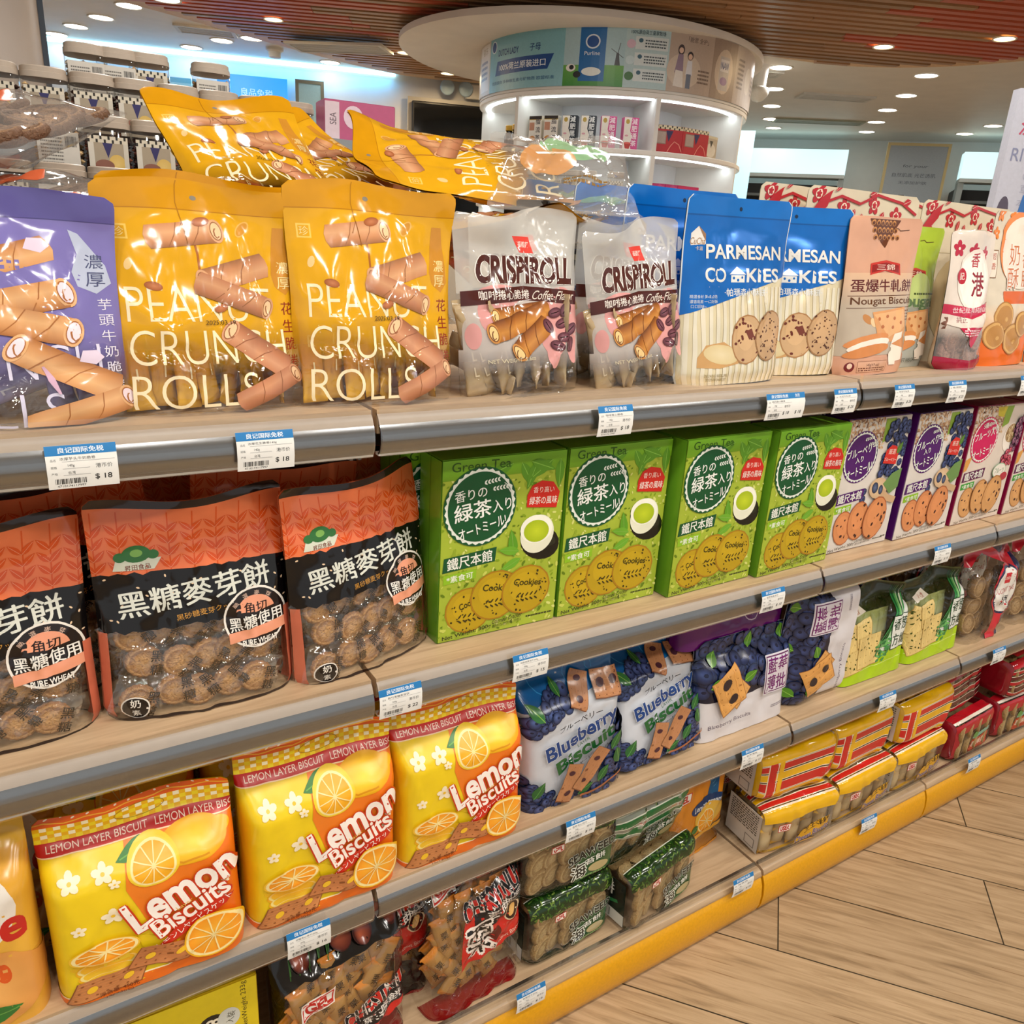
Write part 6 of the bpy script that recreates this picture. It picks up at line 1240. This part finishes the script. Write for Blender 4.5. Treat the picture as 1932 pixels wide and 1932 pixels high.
# nougat
ng = proto('nougat_biscuit_bag', 'pouch', bag_mesh('nougat_pouch', art_nougat(), .195, .268, .055, 'stand', 'gloss', 'gloss', back='#c89c80', seed=41, seal=.14, pinch=.0, ncr=10, amp=.0018), 'snack bag', 'nougat biscuit bags')
put(ng, 1.335, .895, D1, 'beige nougat biscuit bag beside the blue pouches', lean=2, roll=-1.5)
ng2 = proto('green_nougat_bag', 'pouch', bag_mesh('green_nougat_pouch', art_nougat(True), .185, .262, .055, 'stand', 'gloss', 'gloss', back='#98a838', seed=43, seal=.12, pinch=.0, amp=.002, ncr=8), 'snack bag', 'nougat biscuit bags')
put(ng2, 1.495, .945, D1, 'lime green nougat biscuit bag tucked behind the beige one', lean=1, rz=4)
rd = proto('hong_kong_biscuit_bag', 'pouch', bag_mesh('red_pouch', art_red(), .15, .262, .06, 'stand', 'milky', 'gloss2', back='#c4b49c', bottom='#a3173a', seed=47, seal=.2, amp=.003, pinch=.05, corner=.4), 'snack bag', 'red and white biscuit bags')
ck = biscuit_mesh('round_biscuit', .03, .012, '#a87c68', '#80584a', .1); scatter(rd, 'round_biscuit', ck, grid_spots(3, 3, .115, .012, .1, -.0, 6, .5))
put(rd, 1.612, .89, D1, 'red and white bag of round biscuits in front of the flowered bags', lean=2, roll=-1)
org = proto('butter_biscuit_bag', 'pouch', bag_mesh('orange_pouch', art_orange(), .21, .305, .06, 'stand', 'gloss', 'gloss', back='#c8bca8', seed=49, seal=.12, pinch=.02, amp=.002), 'snack bag', 'orange bottomed biscuit bags')
put(org, 1.80, .91, D1, 'tall bag with orange flowers and an orange bottom at the right edge', lean=2, roll=-1); put(org, 2.03, .91, D1, 'second tall orange bottomed bag further along the shelf', lean=2); put(rd, 2.2, .91, D1, 'red and white bag of round biscuits at the far end of the shelf')
fl = proto('flowered_bag', 'pouch', bag_mesh('flower_pouch', art_floral(), .31, .315, .05, 'stand', 'gloss', 'gloss', back='#c4b89c', seed=51, seal=.12, pinch=0, wob=.003, ncr=7, amp=.002), 'snack bag', 'large bags with red flowers')
put(fl, 1.385, .995, D1, 'large cream bag with red flowers behind the beige nougat bag', rz=-3); put(fl, 1.31, 1.05, D1, 'large red flowered bag hidden behind its left twin, one corner showing', rz=2); put(fl, 1.72, .99, D1, 'large cream bag with red flowers behind the red and orange bags', rz=-2); put(fl, 1.60, 1.055, D1, 'large red flowered bag glimpsed between the other two', rz=2)

# ---- second shelf ----
mal = proto('malt_biscuit_bag', 'pouch', bag_mesh('malt_pouch', art_malt(), .215, .268, .075, 'stand', 'film', 'gloss2', backart=art_malt(), seed=61, seal=.13, amp=.004, topz=.006, wob=.014, lump=.002), 'snack bag', 'black and orange malt biscuit bags')
wr = wrap_mesh('wrapped_biscuit_film', .056, m='film', txt='黑糖', tc='#2c2010'); bc = biscuit_mesh('malt_biscuit', .0205, .006, '#c89a66', '#9a6a3c')
scatter(mal, 'wrapped_biscuit', wr, [(x*.88, -.019*(1-z/.15)+.002*(k % 2), z, ry, rx*.4, rz*.4) for k, (x, y, z, ry, rx, rz) in enumerate(grid_spots(5, 3, .2, .004, .125, 0, 8, .9, .005, .004))], bc, 'malt_biscuit')
put(mal, -.068, .91, D2, 'black and orange malt biscuit bag cut off by the left edge', lean=2, roll=1, s=(1, 1, .92)); put(mal, .153, .9, D2, 'black and orange malt biscuit bag middle one of the three in front', lean=3, rz=-3, s=(1, 1, .95)); put(mal, .363, .905, D2, 'black and orange malt biscuit bag next to the green tea cartons', lean=3, rz=14, roll=-2, s=(1, 1, .95))
for i, (x, y, rz, rl) in enumerate(((.04, 1.0, 8, -6), (.26, 1.0, -6, 5), (.41, 1.03, 20, 8), (-.1, 1.05, 0, 3), (.16, 1.1, 10, -6))):
    put(mal, x, y, D2+.004, 'black and orange malt biscuit bag behind the front row, '+('between the first two', 'between middle and right ones', 'beside the hidden green carton', 'at the far left', 'deepest in')[i], rz=rz, roll=rl, s=(1, .85, .97))
side = art_oatside()
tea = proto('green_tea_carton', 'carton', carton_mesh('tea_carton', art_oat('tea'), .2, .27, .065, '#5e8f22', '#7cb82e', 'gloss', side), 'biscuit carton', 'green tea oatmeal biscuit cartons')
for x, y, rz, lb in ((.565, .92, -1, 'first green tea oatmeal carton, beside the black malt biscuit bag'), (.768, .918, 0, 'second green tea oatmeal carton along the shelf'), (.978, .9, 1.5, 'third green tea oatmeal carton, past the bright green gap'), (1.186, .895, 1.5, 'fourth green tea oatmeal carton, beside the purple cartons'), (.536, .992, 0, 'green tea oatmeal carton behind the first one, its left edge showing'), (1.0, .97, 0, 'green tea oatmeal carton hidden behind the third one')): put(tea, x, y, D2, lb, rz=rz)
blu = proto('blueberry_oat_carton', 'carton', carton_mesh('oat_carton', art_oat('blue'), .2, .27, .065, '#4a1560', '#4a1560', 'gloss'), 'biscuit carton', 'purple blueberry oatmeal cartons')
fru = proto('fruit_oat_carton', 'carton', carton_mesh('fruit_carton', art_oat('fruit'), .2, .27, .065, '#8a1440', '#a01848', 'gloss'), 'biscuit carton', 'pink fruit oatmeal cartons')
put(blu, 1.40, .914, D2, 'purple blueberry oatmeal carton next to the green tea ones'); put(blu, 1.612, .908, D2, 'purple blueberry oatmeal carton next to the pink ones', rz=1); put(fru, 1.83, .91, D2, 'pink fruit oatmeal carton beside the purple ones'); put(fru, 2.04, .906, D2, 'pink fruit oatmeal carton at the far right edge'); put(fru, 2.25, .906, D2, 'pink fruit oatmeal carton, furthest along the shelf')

# ---- third shelf ----
lem = proto('lemon_biscuit_bag', 'pouch', bag_mesh('lemon_pouch', art_lemon(), .212, .272, .1, 'block', 'satin', 'satin', back='#e8b80c', seed=71, amp=.0018, wob=.008, ncr=12, topz=.002), 'biscuit bag', 'yellow and orange lemon biscuit bags')
put(lem, .066, .882, D3, 'lemon biscuit bag with a small yellow sticker, nearest the left edge', lean=3, roll=-1, rz=-3, s=(1.02, 1, .84)); put(lem, .285, .89, D3, 'middle lemon biscuit bag with its top fold just under the rail', s=(1, 1, .93)); put(lem, .502, .893, D3, 'lemon biscuit bag beside the blueberry bags, third from the left in front', roll=-1, rz=-2, s=(.98, 1, .92))
A = Art(.03, .016, '#e6dc3c').T('良记国际免税店', 50, 34, 12, '#3a3820', w=84).T('- 16', 50, 14, 10, '#3a3820')
mb = MB(); P = np.array([[(-.014, 0, 0), (.014, 0, 0)], [(-.014, 0, .015), (.014, 0, .015)]]); mb.add([(-.014, 0, 0), (.014, 0, 0), (.014, 0, .015), (-.014, 0, .015), (-.014, .0006, 0), (.014, .0006, 0), (.014, .0006, .015), (-.014, .0006, .015)], [(0, 1, 2, 3), (5, 4, 7, 6), (0, 4, 5, 1), (3, 2, 6, 7)], C('#e6dc3c'), M['paper']); lay_art(mb, A, Surf([0, 100], [0, A.h], P), M['paper'], off0=.0001, cut=False)
tag(mb.build('price_sticker', loc=(.021, .8345, D3+.048), rot=(0, R(-4), R(-3))), 'small yellow sticker on the leftmost lemon biscuit bag', 'sticker')
for x, lb, y in ((.04, 'at the left', 1.0), (.26, 'in the middle', 1.0), (.46, 'at the right', 1.0), (.06, 'deepest at the left', 1.11), (.3, 'deepest in the middle', 1.11)): put(lem, x, y, D3, 'lemon biscuit bag in the row behind, '+lb, rz=2, s=(1, 1, .95))
pea2 = proto('peach_biscuit_bag', 'pouch', bag_mesh('peach_pouch', art_peach(), .23, .27, .09, 'block', 'satin', 'gloss', back='#d8a030', seed=73, amp=.0028, wob=.01), 'biscuit bag', 'peach biscuit bags'); put(pea2, -.165, .888, D3, 'orange and white peach biscuit bag cut off by the left edge', rz=2); put(pea2, -.13, .99, D3, 'peach biscuit bag behind the one at the left edge', rz=2)
ber = proto('blueberry_biscuit_bag', 'pouch', bag_mesh('blueberry_pouch', art_bberry(), .2, .268, .09, 'block', 'satin', 'gloss', back='#0c4c84', seed=77, amp=.002, wob=.01, topz=.006), 'biscuit bag', 'blueberry layer biscuit bags')
put(ber, .722, .91, D3, 'blueberry layer biscuit bag beside the lemon bags, blue top standing up', lean=1, roll=-2, s=(.98, 1, .94)); put(ber, .925, .915, D3, 'blueberry layer biscuit bag beside the dark blueberry pack, top folded back', lean=13, rz=3, s=(1.03, 1, .86))
pi = proto('blueberry_pie_pack', 'pouch', bag_mesh('pie_pouch', art_pi(), .25, .2, .055, 'block', 'gloss', 'gloss', back='#c8c4cc', seed=81, amp=.0022, wob=.003, ncr=9), 'biscuit pack', 'dark blueberry biscuit packs')
put(pi, 1.14, .898, D3, 'wide blueberry biscuit pack lying the right way up beside the blueberry bags', lean=4)
put(pi, 1.245+.2, .9, D3+.128, 'blueberry biscuit pack turned on its side so its lettering runs upwards', roll=-90, lean=0)
pur = proto('purple_pack', 'pouch', bag_mesh('purple_pouch', art_purple(), .29, .1, .07, 'block', 'gloss', 'gloss', back='#4a0c54', seed=83, amp=.002), 'biscuit pack', 'purple packs')
put(pi, 1.1, .985, D3, 'blueberry biscuit pack standing behind, under the purple pack', lean=3, s=(1, 1, .85)); put(pur, 1.125, .945, D3+.184, 'purple pack with an oval emblem lying across the top of the blueberry packs', lean=3, rz=0)
sg = stick_mesh('onion_stick', .13, .034, '#b4bf74', '#d6dcb0', '葱', '#5c6a2c', th=.5)
on_ = proto('green_onion_biscuit_bag', 'pouch', bag_mesh('onion_pouch', art_onion(), .225, .23, .07, 'block', 'film', 'gloss2', back='#4c5a28', bottom='#a8cc12', seed=87, amp=.003, wob=.012, topz=.008), 'biscuit bag', 'green onion biscuit bags')
scatter(on_, 'wrapped_biscuit', sg, [(-.085+i*.028, .0, .03, .02*(i % 3-1), 0, 0) for i in range(6)])
put(on_, 1.562, .91, D3, 'green onion biscuit bag beside the sideways blueberry pack', lean=4, rz=-1, s=(1, 1, .92)); put(on_, 1.795, .908, D3, 'green onion biscuit bag beside the coconut bags', lean=4, rz=1, s=(1, 1, .9))
cc = proto('coconut_biscuit_bag', 'pouch', bag_mesh('coconut_pouch', art_coco(), .23, .25, .09, 'block', 'film', 'gloss2', seed=91, amp=.005, wob=.012, topz=.01), 'biscuit bag', 'coconut biscuit bags')
cb = biscuit_mesh('coconut_biscuit', .03, .02, '#a88a60', '#7c5c34'); scatter(cc, 'coconut_biscuit', cb, grid_spots(3, 3, .19, .01, .17, 0, 12, .6))
for x, y, lb, rz in ((2.03, .91, 'first clear coconut biscuit bag with red and navy ribbons', 4), (2.27, .91, 'clear coconut biscuit bag further along, at the right edge', 0), (1.62, 1.02, 'coconut biscuit bag behind the green onion bags, left', -5), (1.86, 1.02, 'coconut biscuit bag behind the green onion bags, right', 5), (2.1, 1.03, 'coconut biscuit bag in the row behind, furthest along', -3)): put(cc, x, y, D3, lb, rz=rz, lean=2)

# ---- bottom shelf ----
che = proto('chestnut_biscuit_bag', 'pouch', bag_mesh('chestnut_pouch', art_chest(), .19, .285, .09, 'block', 'film', 'gloss2', bottom='#8c1616', seed=95, amp=.005, wob=.008, lump=.004), 'biscuit bag', 'chestnut biscuit bags')
che2 = proto('chestnut_picture_bag', 'pouch', bag_mesh('chestnut_pouch_b', art_chest(False), .215, .28, .09, 'block', 'film', 'gloss2', bottom='#8c1616', back='#2a120c', seed=97, amp=.004, wob=.008, lump=.003), 'biscuit bag', 'chestnut biscuit bags')
wa = stick_mesh('chestnut_wrapper', .062, .036, '#b08448', None, '栗', '#2c1c0c', th=.55, end='#d8862a'); 
for t_, w_ in ((che, .125), (che2, .15)):
    for y0_, sd_, jr_ in ((-.02, 14, .75), (.004, 15, .6)): scatter(t_, 'wrapped_biscuit', wa, [(x, y0_+.005*(k % 2), z-.012, ry, 0, rz*.5) for k, (x, y, z, ry, rx, rz) in enumerate(grid_spots(5, 6, w_, .02, .185, 0, sd_, jr_, .004, .003))])
put(che2, .318, .905, D4, 'chestnut biscuit bag printed with chestnuts and pine needles', rz=10, lean=2); put(che, .405, .985, D4, 'chestnut biscuit bag half hidden between the other two', rz=-6); put(che, .552, .912, D4, 'chestnut biscuit bag with its red and black label in full view', rz=4, lean=2); put(che, .58, 1.02, D4, 'chestnut biscuit bag standing behind the fully visible one', rz=6)
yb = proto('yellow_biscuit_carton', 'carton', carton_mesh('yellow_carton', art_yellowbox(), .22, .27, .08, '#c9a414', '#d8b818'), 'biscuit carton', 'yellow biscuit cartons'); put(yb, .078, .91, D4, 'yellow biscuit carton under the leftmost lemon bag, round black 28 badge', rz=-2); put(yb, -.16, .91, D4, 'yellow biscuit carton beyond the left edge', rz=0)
sea = proto('seaweed_biscuit_pack', 'pouch', brick_mesh('seaweed_pouch', art_seaweed(), .19, .145, .12, seed=3), 'biscuit pack', 'seaweed biscuit packs')
sea2 = proto('striped_seaweed_pack', 'pouch', brick_mesh('seaweed_stripe', art_seaweed(True), .2, .145, .13, seed=5, amp=.005), 'biscuit pack', 'seaweed biscuit packs')
sb_ = biscuit_mesh('pale_biscuit', .026, .012, '#bfa878', '#9a7c4c', .03)
lab_ = Art(.09, .1, '#1c2a20').R(0, 60, 100, 111, '#141a16').T('餅', 50, 84, 34, '#e6e8de', b=.04).T('ED', 52, 104, 12, '#e6e8de', b=.04).R(0, 0, 100, 30, '#d2d4ca').bar(10, 4, 60, 26).L([(20, 34), (80, 58)], 8, '#2f7a44')
def endlabel(t_, art, w, h, x, z):
    mb = MB(); P = np.array([[(x, w/2, z), (x, -w/2, z)], [(x, w/2, z+h), (x, -w/2, z+h)]]); mb.add([(x, w/2, z), (x, -w/2, z), (x, -w/2, z+h), (x, w/2, z+h), (x+.001, w/2, z), (x+.001, -w/2, z), (x+.001, -w/2, z+h), (x+.001, w/2, z+h)], [(0, 1, 2, 3), (5, 4, 7, 6), (0, 4, 5, 1), (3, 2, 6, 7)], C(art.bg), M['gloss']); lay_art(mb, art, Surf([0, 100], [0, art.h], P), M['gloss'], off0=.0003, cut=False); mb.build('end_label', t_)
for t_, w_ in ((sea, .19), (sea2, .2)):
    scatter(t_, 'biscuit', sb_, [(-w_/2+.03+i*.032, -.040+.006*(i % 2), .034+j*.038, .3*i, .1, .3) for i in range(5) for j in range(3)]); scatter(t_, 'biscuit', sb_, [(-w_/2+.03+i*.032, -.02+j*.045, .12, 0, R(90), 0) for i in range(5) for j in range(2)]); endlabel(t_, lab_, .085, .1, -w_/2-.0085, .02)
put(sea, .755, .93, D4, 'lower seaweed biscuit pack of the stack beside the chestnut bag', rz=2); put(sea, .748, .935, D4+.148, 'upper seaweed biscuit pack of the stack beside the chestnut bag', rz=-3, s=(1.06, 1, 1.04)); put(sea, .965, .912, D4, 'seaweed biscuit pack under the green striped one', rz=8, roll=-3); put(sea2, .925, .96, D4+.152, 'seaweed biscuit pack with broad green stripes tipped over on top', rz=6, lean=-14); put(sea, .76, 1.09, D4, 'seaweed biscuit pack deeper on the shelf'); put(sea, .97, 1.09, D4, 'seaweed biscuit pack deeper behind the striped one')
lc = proto('lemon_cream_bag', 'pouch', bag_mesh('lemon_cream_pouch', art_lcream(), .215, .29, .09, 'block', 'film', 'gloss', back='#d88a1a', bottom='#d88a1a', seed=99, amp=.003), 'biscuit bag', 'orange lemon cream biscuit bags'); lb2 = biscuit_mesh('cream_biscuit', .028, .014, '#cfae78', '#a47c44', .04); scatter(lc, 'biscuit', lb2, grid_spots(4, 1, .17, .008, .055, -.012, 9))
put(lc, 1.13, .985, D4, 'orange and yellow lemon cream biscuit bag between the seaweed and cheese packs', rz=8, lean=2)
ch1 = proto('cheese_biscuit_pack', 'pouch', brick_mesh('cheese_pouch', art_cheese(), .215, .125, .12, seed=7, amp=.004), 'biscuit pack', 'yellow cheese biscuit packs')
ch2 = proto('striped_cheese_pack', 'pouch', brick_mesh('cheese_stripe', art_cheese2(), .225, .12, .14, seed=9, amp=.005, sidecol='#d8a818'), 'biscuit pack', 'yellow cheese biscuit packs')
cw = stick_mesh('cheese_wrapper', .07, .045, '#b49868', '#c8b48c', None, th=.5, end='#d8a420')
wl = Art(.1, .1, '#c9c4bc').dash(8, 40, 84, 54, 9, '#4a4640', .5).R(60, 6, 90, 30, '#7a7670').R(62, 8, 88, 28, '#c9c4bc')
for t_, w_, h_ in ((ch1, .215, .125), (ch2, .225, .12)):
    scatter(t_, 'wrapped_biscuit', cw, [(-w_/2+.026+i*.041, -.036+(i % 2)*.006, .006+j*.036, .3*(i % 2)-.15, 0, .2) for i in range(5) for j in range(2)]); scatter(t_, 'wrapped_biscuit', cw, [(-w_/2+.03+i*.042, .045, h_-.03, 0, R(90), .2*i) for i in range(5)]); endlabel(t_, wl, .1, .095, -w_/2-.0095, .014)
rowc = ((1.375, .905, -6), (1.605, .905, 1), (1.835, .91, 2))
for i, (x, y, rz) in enumerate(rowc): put(ch1, x, y, D4, f'{ORD[i]} yellow topped cheese biscuit pack of the lowest row', rz=rz)
for i, (x, y, rz, rl) in enumerate(((1.375, .945, -4, 0), (1.60, .945, 3, 2), (1.845, .935, 2, 0))): put(ch2, x, y, D4+.128, f'{ORD[i]} red and yellow striped cheese biscuit pack of the upper row', rz=rz, roll=rl)
for i, (x, y) in enumerate(((1.38, 1.09), (1.61, 1.09), (1.84, 1.09))): put(ch1, x, y, D4, f'{ORD[i]} cheese biscuit pack in the back row, below'); put(ch2, x, y, D4+.128, f'{ORD[i]} cheese biscuit pack in the back row, on top')
rk1 = proto('red_biscuit_pack', 'pouch', brick_mesh('red_pack', art_redpk(0), .2, .125, .12, seed=11, sidecol='#8c1420'), 'biscuit pack', 'red cashew biscuit packs')
rk2 = proto('striped_red_pack', 'pouch', brick_mesh('red_pack_b', art_redpk(1), .2, .12, .13, seed=13, sidecol='#8c1420'), 'biscuit pack', 'red cashew biscuit packs')
for t_ in (rk1, rk2): scatter(t_, 'biscuit', sb_, [(-.07+i*.045, -.046, .036+j*.05, 0, 0, .3) for i in range(4) for j in range(2)]); scatter(t_, 'biscuit', sb_, [(-.07+i*.045, .0, .098, 0, R(90), 0) for i in range(4)])
for i, (p, x, y, z, rz, ln, rl) in enumerate(((rk1, 2.09, .915, 0, 3, 0, 0), (rk1, 2.32, .912, 0, -2, 0, 0), (rk2, 2.06, .955, .127, 6, 6, 0), (rk2, 2.32, .92, .127, 2, 0, 0), (rk1, 2.12, 1.09, .127, 10, 10, 6), (rk1, 2.09, 1.09, 0, 0, 0, 0), (rk2, 2.54, .915, 0, 0, 0, 0), (rk2, 2.54, .915, .126, 0, 0, 0))):
    put(p, x, y, D4+z, ('lower red cashew biscuit pack beside the yellow cheese packs', 'second lower red cashew biscuit pack along', 'red striped pack lying on the first red pack', 'red striped pack stacked on the second red pack', 'red pack tilted at the back, biscuits showing', 'red pack deepest at the left of the red ones', 'lower red striped pack at the far end', 'upper red striped pack at the far end')[i], rz=rz, lean=ln, roll=rl)
for nm_, o in [(o.name, o) for o in list(bpy.data.objects)]:
    if o.parent is None and o.type == 'EMPTY' and not o.children: bpy.data.objects.remove(o)
# tidy the names: one base name per kind of thing
